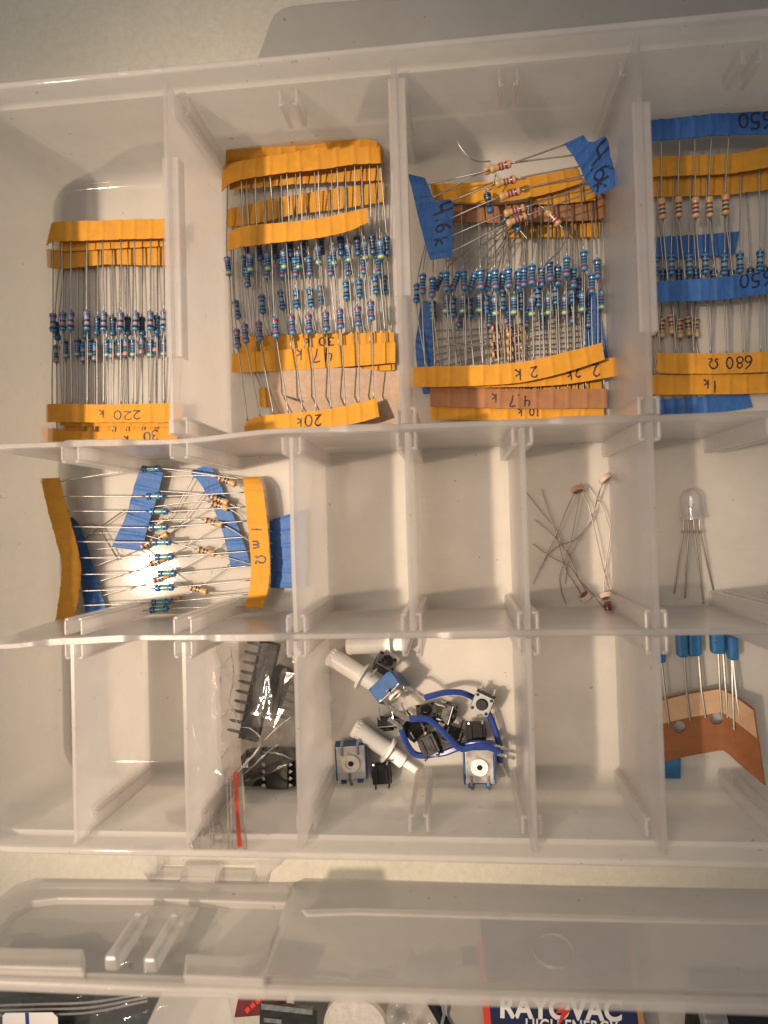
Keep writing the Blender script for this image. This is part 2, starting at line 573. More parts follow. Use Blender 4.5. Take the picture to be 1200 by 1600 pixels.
lidpart('lid_rim', [(-52, 1470), (-24, 1424), (6, 1404), (30, 1385), (58, 1376), (228, 1377), (452, 1381), (452, 1411), (240, 1404), (90, 1403), (50, 1408), (24, 1424), (0, 1450), (-14, 1474)], 2.6, 2.5)
lidpart('lid_rim', [(-70, 1512), (240, 1522), (600, 1532), (1260, 1546), (1260, 1552), (600, 1536), (240, 1526), (-70, 1516)], 2.6, 2.5)
lidpart('lid_rim', [(-70, 1522), (240, 1532), (600, 1540), (1260, 1558), (1260, 1573), (600, 1552), (240, 1543), (-70, 1531)], 3.0, 2.9)
lidpart('lid_ledge', [(-70, 1478), (130, 1481), (130, 1513), (-70, 1508)], 5, 4.9)
lidpart('lid_ledge', [(290, 1489), (372, 1491), (398, 1486), (418, 1468), (436, 1440), (412, 1530), (286, 1524)], 5, 4.9)
# raised bay of the lid: bevelled shell
outer = [(402, 1528), (432, 1445), (446, 1402), (458, 1380), (476, 1372), (550, 1373), (875, 1383), (1260, 1390), (1260, 1556), (600, 1534)]
inner = [(412, 1524), (440, 1462), (450, 1440), (464, 1428), (486, 1421), (552, 1421), (875, 1430), (1260, 1440), (1260, 1552), (600, 1530)]
bm = bmesh.new()
A = [bm.verts.new(L(x, y, .2)) for x, y in outer]
mids = [bm.verts.new(L((x * .5 + u * .5), (y * .7 + w * .3), 4.5)) for (x, y), (u, w) in zip(outer, inner)]
Bv = [bm.verts.new(L(x, y, 6.5)) for x, y in inner]
for a, b3 in ((A, mids), (mids, Bv)):
    for k in range(len(a)):
        bm.faces.new((a[k], a[(k + 1) % len(a)], b3[(k + 1) % len(a)], b3[k]))
bm.faces.new(Bv)
obj('raised_bay', bm, M['lid'], lid, smooth=True, angle=30)
lidpart('bay_rim', [(470, 1420), (552, 1417), (875, 1426), (1260, 1436), (1260, 1444), (875, 1436), (552, 1427), (478, 1430)], 7.4, .8)
bm = bmesh.new()
c = L(865, 1485, 6.6)
u = (L(880, 1485, 6.6) - c).normalized(); w = LDIR
add_tube(bm, [c + (u * math.cos(t * math.pi / 16) + w * math.sin(t * math.pi / 16)) * 4.3 for t in range(33)], .16, 5, cap=False)
obj('moulded_ring', bm, M['rib'], lid, smooth=True)
for x, y, w_ in ((173, 1507, 3.3), (234, 1510, 3.3)):
    a = L(x, y, 4)
    bm = bmesh.new()
    e = a + Vector((0, 1.5, -16))
    add_bar(bm, a, e, 3.6, w_, up=(1, 0, 0))
    add_bar(bm, e + Vector((0, .9, 2.4)), e + Vector((0, .7, -.8)), 3.0, w_ * .7, up=(1, 0, 0))
    obj('latch_hook', bm, M['rib'], lid, bevel=.7)
bm = bmesh.new()
add_prism(bm, [P(x, y, 62) for x, y in [(252, 1552), (356, 1554), (366, 1600), (372, 1640), (214, 1640), (232, 1596)]], (0, 0, -1.2))
obj('lid_tab', bm, M['rib'], lid, bevel=.3)
bm = bmesh.new()
a = L(330, 1412, -3); b3 = L(285, 1500, -3)
add_bar(bm, a, b3, 4.5, 1.2, up=tuple(LNRM))
obj('lid_stiffener', bm, M['lid'], lid)

# removable short dividers, each one a thing that lifts out of its slots
def divider(x, y0, y1, label, rails=None, tilt=0, xt=None):
    """upright plate between y0 and y1; thick grip strip along part of the top"""
    xt = x if xt is None else xt
    t = thing('removable_divider', label, 'divider', (x, (y0 + y1) / 2, 2.1), 'removable dividers standing in the box')
    bm = bmesh.new()
    cols = []
    n = 14
    for k in range(n + 1):
        f_ = k / n
        yy = y0 + (y1 - y0) * f_
        zt = 46.2
        bow = .5 * math.sin(f_ * math.pi) * (1 if tilt >= 0 else -1) * abs(tilt)
        ring = []
        for zz, hw in ((2.15, .75), (24, .7), (zt - .5, .72), (zt, .5)):
            g = zz / zt
            ring.append((x + (xt - x) * g + bow * g, hw, zz))
        v = [bm.verts.new((a + h, yy, z_)) for a, h, z_ in ring] + [bm.verts.new((a - h, yy, z_)) for a, h, z_ in reversed(ring)]
        cols.append(v)
    for a, b4 in zip(cols, cols[1:]):
        for k in range(len(a)):
            bm.faces.new((a[k], a[(k + 1) % len(a)], b4[(k + 1) % len(a)], b4[k]))
    bm.faces.new(cols[0][::-1]); bm.faces.new(cols[-1])
    obj('panel', bm, M['divider'], t, smooth=True, angle=30)
    if rails:
        bm = bmesh.new()
        add_box(bm, (xt + .6, (rails[0] + rails[1]) / 2, 44.6), (4.6, rails[1] - rails[0], .9))
        add_box(bm, (xt + 2.5, (rails[0] + rails[1]) / 2, 42.4), (.8, rails[1] - rails[0], 3.5))
        obj('grip_strip', bm, M['rib'], t, bevel=.3)
    return t
yb0, yb1 = LD[0] + 1.2, BY1 - 3.9
divider(-73.0, yb0, yb1, 'translucent divider right of the 220 k resistor strips', (47, 102), xt=-74.3)
divider(-11.4, yb0, yb1, 'translucent divider left of the blue taped 4.6 k bundle', (60, 118), xt=-11.9)
divider(51.0, yb0, yb1, 'translucent divider left of the 680 ohm and 1 k strips', (47, 106), xt=50.4)
ym0, ym1 = LD[1] + 1.2, LD[0] - 1.2
divider(-41.7, ym0, ym1, 'translucent divider right of the 1 megohm resistor strip', tilt=-.6)
divider(-11.0, ym0, ym1, 'translucent divider between the two empty middle compartments', tilt=-.4)
divider(19.0, ym0, ym1, 'translucent divider left of the photoresistors', xt=18.4)
divider(50.2, ym0, ym1, 'translucent divider between the photoresistors and the clear lamp')
yf0, yf1 = BY0 + 2.4, LD[1] - 1.2
divider(-103.8, yf0, yf1, 'leftmost translucent divider of the front row, empty on both sides')
divider(-72.4, yf0, yf1, 'translucent divider left of the clear zip bag')
divider(-42.0, yf0, yf1, 'translucent divider between the zip bag and the push switches')
divider(18.6, yf0, yf1, 'translucent divider right of the push switches and blue wires', xt=18.4)
divider(50.4, yf0, yf1, 'translucent divider left of the blue capacitors on brown tape', xt=50.1)

# ------------------------------------------------------------------ handwriting: stroke glyphs in a 1-high cell
def arc(cx, cy, rx, ry, a0, a1, n=12):
    return [(cx + rx * math.cos(math.radians(a0 + (a1 - a0) * k / n)), cy + ry * math.sin(math.radians(a0 + (a1 - a0) * k / n))) for k in range(n + 1)]
G = {
 '0': (.62, [arc(.3, .48, .26, .46, 80, 440, 18)]),
 '1': (.34, [[(.16, 1), (.13, .5), (.14, 0)]]),
 '2': (.66, [arc(.3, .73, .26, .26, 160, -30, 10) + [(.3, .25), (.04, .02), (.3, .06), (.62, .03)]]),
 '3': (.62, [arc(.26, .76, .25, .23, 150, -80, 9) + arc(.27, .27, .28, .27, 80, -150, 10)]),
 '4': (.66, [[(.12, .95), (.06, .45), (.56, .42)], [(.5, 1), (.46, .5), (.44, -.05)]]),
 '5': (.62, [[(.58, .97), (.14, .95), (.1, .58)] + arc(.26, .3, .29, .3, 110, -140, 11)]),
 '6': (.6, [[(.5, 1), (.2, .7), (.07, .35)] + arc(.29, .24, .23, .24, 170, 520, 14)]),
 '7': (.62, [[(.05, .93), (.55, .97), (.38, .5), (.28, -.02)]]),
 '8': (.58, [arc(.28, .75, .2, .22, 270, 630, 14), arc(.28, .26, .25, .26, 90, 450, 14)]),
 'k': (.56, [[(.1, 1), (.09, .5), (.08, 0)], [(.5, .62), (.1, .34), (.3, .2), (.52, 0)]]),
 'm': (.85, [[(.06, .6), (.08, 0), (.1, .4), (.25, .62), (.38, .5), (.4, .02), (.44, .42), (.58, .62), (.7, .48), (.76, .05)]]),
 'W': (.75, [[(.02, .1), (.2, .06), (.24, .2)] + arc(.38, .56, .3, .36, 235, -55, 14) + [(.52, .2), (.55, .05), (.76, .08)]]),
 '.': (.3, [[(.12, .02), (.16, .06), (.13, .1)]]),
 'D': (.7, [[(.1, 1), (.1, 0), (.3, .02), (.58, .3), (.58, .68), (.3, .98), (.1, 1)]]),
 'F': (.6, [[(.55, 1), (.1, 1), (.1, 0)], [(.1, .5), (.45, .5)]]),
 'C': (.7, [arc(.38, .5, .3, .5, 50, 310, 12)]),
 '#': (.75, [[(.25, 1), (.18, 0)], [(.55, 1), (.48, 0)], [(.05, .68), (.7, .68)], [(.02, .32), (.66, .32)]]),
 '_': (.6, [[(0, -.25), (.3, -.2), (.62, -.28)]]),
 ' ': (.4, []),
}

class Tape:
    """flat paper strip; stations are ((x,y,z),(x,y,z)) photo-plane edge points with a height"""
    def __init__(s, stations, nu=40, th=.22):
        A = [P(*a) for a, b_ in stations]
        B = [P(*b_) for a, b_ in stations]
        s.nu, s.nv, s.th = nu, 4, th
        da, db = catmull(A, 240), catmull(B, 240)
        acc = [0]
        for i in range(240):
            acc.append(acc[-1] + (da[i + 1] + db[i + 1] - da[i] - db[i]).length / 2 + 1e-6)
        s.A, s.B = [], []
        k = 0
        for i in range(nu + 1):
            t_ = acc[-1] * i / nu
            while k < 239 and acc[k + 1] < t_:
                k += 1
            w_ = min(1, max(0, (t_ - acc[k]) / (acc[k + 1] - acc[k])))
            s.A.append(da[k].lerp(da[k + 1], w_)); s.B.append(db[k].lerp(db[k + 1], w_))
        s.len = sum((s.A[i + 1] + s.B[i + 1] - s.A[i] - s.B[i]).length / 2 for i in range(nu))
        s.wid = sum((a - b_).length for a, b_ in zip(s.A, s.B)) / (nu + 1)
        s.creases = []
        s.ph = random.uniform(0, 6)
    def base(s, u, v):
        u = min(max(u, 0), 1)
        k = min(int(u * s.nu), s.nu - 1)
        t = u * s.nu - k
        return s.A[k].lerp(s.A[k + 1], t).lerp(s.B[k].lerp(s.B[k + 1], t), v)
    def normal(s, u, v):
        e = .01
        d = (s.base(min(u + e, 1), v) - s.base(max(u - e, 0), v)).cross(s.base(u, 1) - s.base(u, 0))
        d.normalize()
        return d if d.z >= 0 else -d
    def at(s, u, v, off=0):
        h = .14 * math.sin(u * 9 + s.ph) + .07 * math.sin(u * 31 + 2 * s.ph + v * 3)
        for c in s.creases:
            h += .30 * math.exp(-((u - c) * s.len / .55) ** 2)
        return s.base(u, v) + s.normal(u, v) * (off + h)
    def find(s, px, py):
        best = None
        for i in range(301):
            for j in range(11):
                q = proj(s.base(i / 300, j / 10))
                d = (q[0] - px) ** 2 + (q[1] - py) ** 2
                if best is None or d < best[0]:
                    best = (d, i / 300, j / 10)
        return best[1], best[2]
    def build(s, m, parent, name='paper_tape'):
        bm = bmesh.new()
        nu = max(24, int(s.len / .45)); nv = s.nv
        top, bot = [], []
        for i in range(nu + 1):
            u = i / nu
            jit = random.uniform(-.006, .006)
            top.append([bm.verts.new(s.at(u, j / nv + (jit if j in (0, nv) else 0))) for j in range(nv + 1)])
            bot.append([bm.verts.new(s.at(u, j / nv, -s.th)) for j in range(nv + 1)])
        for i in range(nu):
            for j in range(nv):
                bm.faces.new((top[i][j], top[i + 1][j], top[i + 1][j + 1], top[i][j + 1]))
                bm.faces.new((bot[i][j + 1], bot[i + 1][j + 1], bot[i + 1][j], bot[i][j]))
            bm.faces.new((top[i][0], bot[i][0], bot[i + 1][0], top[i + 1][0]))
            bm.faces.new((top[i][nv], top[i + 1][nv], bot[i + 1][nv], bot[i][nv]))
        for j in range(nv):
            bm.faces.new((top[0][j], top[0][j + 1], bot[0][j + 1], bot[0][j]))
            bm.faces.new((top[nu][j + 1], top[nu][j], bot[nu][j], bot[nu][j + 1]))
        s.obj = obj(name, bm, m, parent, smooth=True, angle=40)
        return s.obj
    def write(s, text, px, py, h, rot=180, ink='ink', w=.46, slant=0, squash=1.0):
        """rot: turn of the writing against +u, degrees, seen from above with +v pointing down"""
        u0, v0 = s.find(px, py)
        tot = sum(G[c][0] * h * squash + .16 * h for c in text) - .16 * h
        hand = (s.base(min(u0 + .02, 1), v0) - s.base(max(u0 - .02, 0), v0)).cross(s.base(u0, 1) - s.base(u0, 0)).z
        fl = 1 if hand < 0 else -1
        ca, sa = math.cos(math.radians(rot)), math.sin(math.radians(rot))
        bm = bmesh.new()
        x = -tot / 2
        def S(a, b_):
            b_ += a * slant
            du = a * ca - b_ * sa; dv = -(a * sa + b_ * ca) * fl
            return s.at(min(max(u0 + du / s.len, 0.004), .996), min(max(v0 + dv / s.wid, .01), .99), .06)
        for c in text:
            wd, strokes = G[c]
            jx, jy, js = random.uniform(-.04, .04) * h, random.uniform(-.06, .06) * h, random.uniform(.92, 1.08)
            for st in strokes:
                pts = [(x + p[0] * h * js * squash + jx, (p[1] - .5) * h * js + jy) for p in st]
                # resample smooth
                pv = catmull([Vector((a, b_, 0)) for a, b_ in pts], max(6, 3 * len(pts)))
                L_, R_ = [], []
                for i, p in enumerate(pv):
                    d = pv[min(i + 1, len(pv) - 1)] - pv[max(i - 1, 0)]
                    d = d.normalized() if d.length > 1e-9 else Vector((1, 0, 0))
                    nrm = Vector((-d.y, d.x, 0))
                    ww = w / 2 * (.8 + .4 * abs(math.sin(i * .5 + x)))
                    L_.append(bm.verts.new(S(*(p + nrm * ww).xy))); R_.append(bm.verts.new(S(*(p - nrm * ww).xy)))
                for i in range(len(pv) - 1):
                    bm.faces.new((L_[i], L_[i + 1], R_[i + 1], R_[i]))
            x += wd * h * squash + .16 * h
        bmesh.ops.recalc_face_normals(bm, faces=bm.faces[:])
        return obj('handwriting', bm, M[ink], s.obj)

# ------------------------------------------------------------------ resistors
RES = {
 'dark_top':  ('blue', [(.13, .23, 'b_red'), (.34, .41, 'b_grey'), (.46, .55, 'b_black'), (.60, .68, 'b_orange'), (.76, .87, 'b_black')]),
 'grey':      ('blue_d', [(.12, .24, 'b_black'), (.36, .44, 'b_navy'), (.5, .58, 'b_black'), (.64, .72, 'b_navy')]),
 'lower_blue':('blue', [(.12, .24, 'b_black'), (.36, .44, 'b_violet'), (.5, .58, 'b_navy'), (.64, .72, 'b_navy'), (.82, .9, 'b_yellow')]),
 'lower_tan': ('blue', [(.12, .22, 'b_navy'), (.34, .42, 'b_orange'), (.48, .56, 'b_black'), (.62, .70, 'b_black'), (.80, .92, 'b_orange')]),
 'twenty':    ('blue', [(.10, .22, 'b_red'), (.32, .40, 'b_violet'), (.46, .55, 'b_black'), (.59, .67, 'b_red'), (.76, .86, 'b_violet')]),
 'dark':      ('blue_d', [(.12, .24, 'b_black'), (.34, .44, 'b_black'), (.5, .6, 'b_navy'), (.66, .76, 'b_black')]),
 'yellow':    ('blue', [(.12, .22, 'b_grey'), (.32, .40, 'b_violet'), (.46, .54, 'b_black'), (.60, .68, 'b_navy'), (.80, .91, 'b_yellow')]),
 'redlow':    ('blue', [(.12, .20, 'b_navy'), (.30, .37, 'b_black'), (.44, .52, 'b_black'), (.57, .65, 'b_navy'), (.74, .86, 'b_red')]),
 'mixed':     ('blue', [(.12, .22, 'b_navy'), (.32, .40, 'b_black'), (.46, .54, 'b_grey'), (.60, .68, 'b_black'), (.78, .88, 'b_navy')]),
 'greenish':  ('blue', [(.10, .20, 'b_navy'), (.26, .33, 'b_black'), (.40, .48, 'b_green'), (.54, .66, 'b_green'), (.80, .9, 'b_navy')]),
 'tan_red':   ('tan', [(.13, .23, 'b_gold'), (.40, .49, 'b_red'), (.54, .63, 'b_violet'), (.70, .82, 'b_red')]),
 'tan_brown': ('tan', [(.12, .22, 'b_brown'), (.34, .44, 'b_black'), (.50, .60, 'b_brown'), (.78, .86, 'b_gold')]),
 'tan_navy':  ('tan', [(.12, .2, 'b_gold'), (.30, .40, 'b_red'), (.50, .60, 'b_navy'), (.70, .82, 'b_brown')]),
 'tan_black': ('tan', [(.13, .25, 'b_brown'), (.36, .46, 'b_black'), (.53, .62, 'b_black'), (.78, .86, 'b_gold')]),
}
RMESH = {}
def res_mesh(kind):
    if kind in RMESH:
        return RMESH[kind]
    base, bands = RES[kind]
    Lb = 6.3
    mats = [base]
    for b_ in bands:
        if b_[2] not in mats:
            mats.append(b_[2])
    def r(t):
        e = min(t, 1 - t) * Lb
        if e < .5:
            return .35 + .80 * math.sqrt(max(0, 1 - ((.5 - e) / .5) ** 2))
        if e < 1.35:
            return 1.15
        if e < 1.75:
            return 1.15 - .23 * (e - 1.35) / .4
        return .92
    ts = set([0, .01, .025, .05, .08, 1.35 / Lb, 1.75 / Lb, .5])
    ts |= set(1 - t for t in ts)
    for a, b_, _ in bands:
        ts |= {a, b_}
    ts = sorted(ts)
    prof = [(r(t), (t - .5) * Lb) for t in ts]
    mis = []
    for t0, t1 in zip(ts, ts[1:]):
        tm = (t0 + t1) / 2
        mi = 0
        for a, b_, m_ in bands:
            if a <= tm <= b_:
                mi = mats.index(m_)
        mis.append(mi)
    bm = bmesh.new()
    add_lathe(bm, prof, None, 14, mis)
    for v in bm.verts:
        v.co *= MM
    bmesh.ops.recalc_face_normals(bm, faces=bm.faces[:])
    me = bpy.data.meshes.new('resistor')
    for f in bm.faces:
        f.smooth = True
    bm.to_mesh(me); bm.free()
    for m_ in mats:
        me.materials.append(M[m_])
    RMESH[kind] = me
    return me

def bez(p0, p1, p2, p3, n):
    out = []
    for i in range(n + 1):
        t = i / n
        out.append(p0 * (1 - t) ** 3 + p1 * 3 * t * (1 - t) ** 2 + p2 * 3 * t * t * (1 - t) + p3 * t ** 3)
    return out

def place_resistor(c, ax, kind, parent, pa=None, pb=None, leadmat='lead', r=.225, wa=(), wb=(), loose=None):
    """body at c along ax (from lead a to lead b); leads run on to pa and pb through waypoints"""
    me = res_mesh(kind)
    o = bpy.data.objects.new('resistor', me)
    COL.objects.link(o)
    ax = ax.normalized()
    q = ax.to_track_quat('Z', 'Y').to_matrix() @ Matrix.Rotation(random.uniform(0, 6), 3, 'Z')
    Mx = q.to_4x4(); Mx.translation = Vector(c) * MM
    if parent is not None:
        o.parent = parent
        Ml = Mx.copy(); Ml.translation = Vector(c) * MM - wloc(parent)
        o.matrix_basis = Ml
    else:
        o.matrix_basis = Mx
    inv = Mx.inverted()
    for end, way, s in ((pa, wa, -1), (pb, wb, 1)):
        if end is None:
            continue
        e = c + ax * s * 3.05
        if way:
            pts = catmull([e, e + ax * s * 1.5] + list(way) + [end], 10 + 6 * len(way))
        else:
            d = (end - e)
            pts = bez(e, e + ax * s * min(4, d.length * .3), e.lerp(end, .7) + Vector((random.uniform(-.25, .25), 0, random.uniform(-.2, .2))), end, 9)
        bm = bmesh.new()
        add_tube(bm, pts, r, 6)
        for v in bm.verts:
            v.co = inv @ (v.co * MM)
        for f in bm.faces:
            f.smooth = True
        bmesh.ops.recalc_face_normals(bm, faces=bm.faces[:])
        lm = bpy.data.meshes.new('lead')
        bm.to_mesh(lm); bm.free()
        lm.materials.append(M[leadmat])
        lo = bpy.data.objects.new('lead', lm)
        COL.objects.link(lo)
        lo.parent = o
    return o

def SH():
    return (random.uniform(-4, 1), random.uniform(2, 8))

GRP = 'taped strips of resistors in the box'
def strip(label, ta, tb, bodies, kind, ua=None, ub=None, ma='orange', mb='orange', conv=None, z=6, texts=(), jit=.6, group=GRP, lead='lead', zj=.5, sortkey=0, angj=.0, sh=(0, 0), tn='paper_tape'):
    """ta, tb: station lists in zoom coords already converted; bodies: (px, py[, z[, degrees]])"""
    TA, TB = Tape(ta), Tape(tb)
    bodies = sorted(bodies, key=lambda b_: b_[sortkey])
    n = len(bodies)
    c0 = (TA.base(.5, .5) + TB.base(.5, .5)) / 2
    t = thing('resistor_strip', label, 'resistor strip', (c0.x, c0.y, 2.1), group)
    def frac(rng, T, i, b_, dx):
        if rng is None:
            # follow the tape from the body: nearest u by straight projection along the other axis
            best = min((abs(proj(T.base(k / 80, .5))[sortkey] - b_[sortkey] - dx), k / 80) for k in range(81))
            return min(.985, max(.015, best[1] + random.uniform(-.004, .004)))
        return rng[0] + (rng[1] - rng[0]) * (i / max(1, n - 1)) + random.uniform(-.006, .006)
    fa = [frac(ua, TA, i, b_, sh[0]) for i, b_ in enumerate(bodies)]
    fb = [frac(ub, TB, i, b_, sh[1]) for i, b_ in enumerate(bodies)]
    TA.creases, TB.creases = fa, fb
    TA.build(M[ma], t, tn if ma != 'blue_tape' else 'blue_tape'); TB.build(M[mb], t, tn if mb != 'blue_tape' else 'blue_tape')
    for (which, *args) in texts:
        kw = args[-1] if isinstance(args[-1], dict) else {}
        a = args[:-1] if kw else args
        (TA if which == 'a' else TB).write(*a, **kw)
    for i, b_ in enumerate(bodies):
        zz = (b_[2] if len(b_) > 2 and b_[2] is not None else z) + random.uniform(-zj, zj) * .5
        c = P(b_[0], b_[1], zz)
        def att(T, u):
            va = .9 if (T.base(u, 1) - c).length < (T.base(u, 0) - c).length else .1
            return T.at(u, va, -.33)
        pa, pb = att(TA, fa[i]), att(TB, fb[i])
        ax = (pb - pa).normalized()
        ax2 = (c - pa).normalized() + (pb - c).normalized()
        ax = (ax + ax2 * .5).normalized()
        dz = max(-.12, min(.12, ax.z)); ax = Vector((ax.x, ax.y, dz))
        ang = math.radians(random.uniform(-jit, jit) * 4 + (b_[3] if len(b_) > 3 else 0))
        ax = Matrix.Rotation(ang, 3, 'Z') @ ax
        place_resistor(c, ax, kind, t, pa, pb, lead)
    return t, TA, TB

def cv(ox, oy, s):
    return lambda x, y: (ox + x / s, oy + y / s)
def st(conv, *stations):
    """stations: (xA, yA, xB, yB, z[, zB])"""
    out = []
    for s_ in stations:
        a = conv(s_[0], s_[1]); b_ = conv(s_[2], s_[3])
        out.append(((*a, s_[4]), (*b_, s_[5] if len(s_) > 5 else s_[4])))
    return out
def pts(conv, z, *xy):
    return [(*conv(p[0], p[1]), z, *p[2:]) for p in xy]

# ---- left back compartment
c1 = cv(0, 300, 3.4286)
strip('orange taped strip of blue resistors hand marked 220 k',
      st(c1, (268, 200, 250, 288, 5.0), (308, 161, 300, 266, 9), (600, 151, 600, 256, 9), (880, 143, 876, 248, 9), (960, 138, 958, 244, 8)),
      st(c1, (250, 1137, 248, 1233, 5.5), (325, 1135, 325, 1233, 8), (600, 1138, 600, 1234, 8), (920, 1130, 925, 1234, 8), (980, 1128, 982, 1230, 7.5)),
      pts(c1, 9, (284, 700, ), (337, 693), (380, 690), (467, 690), (557, 693), (647, 693), (728, 692), (806, 690), (878, 685)), 'dark_top',
      texts=[('b', '220', 690, 0, 0)] if 0 else [('b', '220', 199.5, 648, 2.9, dict(squash=1.5, w=.36)), ('b', 'k', 158, 646, 2.7, dict(squash=1.2))])
strip('orange taped strip of dark blue resistors with plain tapes, under the 220 k strip',
      st(c1, (322, 262, 318, 318, 6), (600, 245, 600, 305, 6), (878, 235, 876, 290, 6), (960, 230, 958, 290, 6)),
      st(c1, (322, 1170, 322, 1252, 5.2), (600, 1170, 600, 1256, 5.2), (915, 1170, 918, 1259, 5.2), (960, 1170, 962, 1255, 5.2)),
      pts(c1, 6.5, (303, 745, 6.5, 10), (460, 735), (522, 718), (606, 720), (684, 718), (762, 720), (842, 712)), 'grey')
strip('orange taped strip of blue resistors with yellow end bands, in the 220 k pile',
      st(c1, (247, 305, 252, 404, 4), (318, 310, 318, 412, 4.6), (420, 305, 420, 405, 4.8), (600, 285, 600, 388, 4.8), (875, 262, 876, 394, 4.8), (960, 260, 960, 385, 4.8)),
      st(c1, (345, 1225, 340, 1302, 3.6), (600, 1225, 600, 1300, 3.6), (900, 1222, 902, 1290, 3.6), (960, 1220, 962, 1285, 3.6)),
      pts(c1, 4.6, (350, 843, 4.6, -14), (416, 835), (484, 835), (573, 838), (642, 835), (714, 836), (806, 838), (879, 832)), 'lower_blue')
strip('orange taped strip marked 30 k, half hidden by the divider below 220 k',
      st(c1, (335, 300, 332, 422, 3), (600, 280, 600, 392, 3), (876, 262, 878, 388, 3), (960, 258, 962, 380, 3)),
      st(c1, (226, 1259, 221, 1345, 3.4), (340, 1274, 342, 1360, 4.6), (600, 1285, 602, 1372, 4.8), (902, 1266, 906, 1352, 4.6), (950, 1262, 952, 1345, 4.4)),
      pts(c1, 4.2, (303, 868, 4.2, 20), (446, 862), (510, 858), (600, 845), (676, 833), (762, 823), (838, 812)), 'lower_tan',
      texts=[('b', '30', 236, 682, 3.2, dict(squash=1.2)), ('b', 'k', 197, 686, 2.6, dict(squash=1.2))])

# ---- second back compartment
c2 = cv(320, 180, 2.963)
c2b = cv(330, 200, 3.871)
strip('orange taped strip of blue resistors hand marked 47 k',
      st(c2b, (88, 130, 88, 222, 12, 8), (330, 102, 330, 195, 12, 9), (540, 80, 540, 170, 12, 9), (800, 70, 800, 150, 12, 9), (950, 68, 955, 150, 12, 9), (1020, 98, 1030, 190, 10, 8), (1046, 150, 1046, 235, 6)),
      st(c2, (126, 1106, 124, 1192, 5), (200, 1098, 200, 1190, 6), (600, 1068, 600, 1168, 6.6), (882, 1050, 882, 1146, 6)),
      pts(c2, 6.6, (108, 700, 6.6, 5), (212, 685), (293, 680), (368, 672), (437, 672), (525, 652), (597, 655), (665, 640), (742, 630), (815, 625)), 'yellow', sh=(-6, 9),
      texts=[('b', '47', 504, 554, 4.2), ('b', 'k', 468, 554, 3.6)])
strip('orange taped strip of dark blue resistors whose label tape hides under the grey cardboard',
      st(c2b, (66, 232, 62, 385, 9, 7), (150, 205, 140, 325, 10), (420, 160, 420, 275, 10.5), (640, 120, 650, 250, 10.5), (840, 96, 850, 222, 10.5), (1005, 104, 1010, 215, 10), (1028, 130, 1030, 215, 9)),
      st(c2, (330, 1120, 330, 1210, 3.2), (600, 1108, 600, 1195, 3.2), (880, 1095, 880, 1180, 3.2)),
      pts(c2, 5, (195, 625), (253, 630), (325, 622), (395, 615), (456, 612), (540, 602), (630, 605), (707, 605), (777, 600), (843, 605)), 'dark', sh=(-6, 9))
strip('orange taped strip of blue resistors with low red bands and creased upper tape',
      st(c2b, (110, 300, 110, 372, 6), (300, 280, 300, 362, 6), (500, 268, 505, 340, 6), (760, 235, 765, 326, 6), (1034, 215, 1040, 318, 6)),
      st(c2, (160, 1020, 160, 1100, 2.9), (500, 1010, 500, 1090, 2.9), (860, 1000, 860, 1080, 2.9)),
      pts(c2, 5.6, (180, 695), (197, 752), (287, 716), (357, 710), (420, 705), (485, 700), (583, 700), (663, 698), (736, 690), (806, 695)), 'redlow', sh=(-6, 9))
strip('orange taped strip marked 30 k, just above the 47 k tape',
      st(c2b, (90, 492, 95, 600, 4), (300, 445, 305, 572, 4.4), (505, 405, 515, 522, 4.6), (760, 365, 770, 490, 4.6), (1045, 330, 1048, 448, 4.6)),
      st(c2, (205, 1026, 205, 1110, 4), (500, 1014, 500, 1100, 4.4), (876, 1006, 878, 1090, 4.4)),
      pts(c2, 4.2, (148, 900), (265, 875), (357, 856), (425, 850), (490, 845), (538, 832), (655, 812), (716, 800), (790, 785), (832, 785)), 'mixed', sh=(-6, 9),
      texts=[('b', '30', 510, 532, 2.6, dict(squash=1.4)), ('b', 'k', 481, 533, 2.6)])
t20, TA20, TB20 = strip('orange taped strip hand marked 20 k, its upper tape slanting across the pile',
      st(c2b, (106, 640, 100, 745, 11, 9), (180, 600, 180, 722, 13), (420, 572, 420, 690, 13.5), (620, 552, 625, 668, 13.5), (800, 518, 810, 632, 13.5), (940, 484, 948, 574, 13.5)),
      st(c2, (182, 1440, 183, 1478, 12), (235, 1398, 236, 1468, 13), (535, 1366, 535, 1452, 13.5), (700, 1335, 704, 1425, 13.5), (795, 1310, 808, 1396, 13)),
      pts(c2, 13, (150, 1035), (187, 1010), (253, 1000), (328, 985), (405, 972), (483, 966), (562, 955), (628, 942), (710, 930), (770, 905)), 'twenty', ua=(.03, .95), ub=(.04, .97),
      texts=[('b', '20', 490, 656, 3.4, dict(squash=1.1)), ('b', 'k', 468, 661, 2.7)])
# grey cardboard tag folded like a tent
t = thing('cardboard_tag', 'folded grey cardboard tag lying beneath the leads of the 20 k strip', 'cardboard', P(525, 605, 2.1))
bm = bmesh.new()
ridge = [(*c2(x, y), z_) for x, y, z_ in ((290, 1163, 5.0), (400, 1158, 6), (560, 1168, 6.4), (720, 1172, 6.6), (850, 1190, 6.8), (905, 1178, 7))]
mid = [(*c2(x, y), z_) for x, y, z_ in ((305, 1260, 7), (400, 1300, 8), (560, 1302, 8.4), (720, 1300, 8.4), (850, 1297, 8.4), (912, 1290, 8.4))]
low = [(*c2(x, y), z_) for x, y, z_ in ((310, 1400, 2.6), (400, 1430, 2.6), (560, 1445, 2.6), (720, 1462, 2.6), (850, 1468, 2.6), (912, 1462, 2.6))]
rows = [[P(*p) for p in rr] for rr in (ridge, mid, low)]
rows = [catmull(rr, 20) for rr in rows]
dense = []
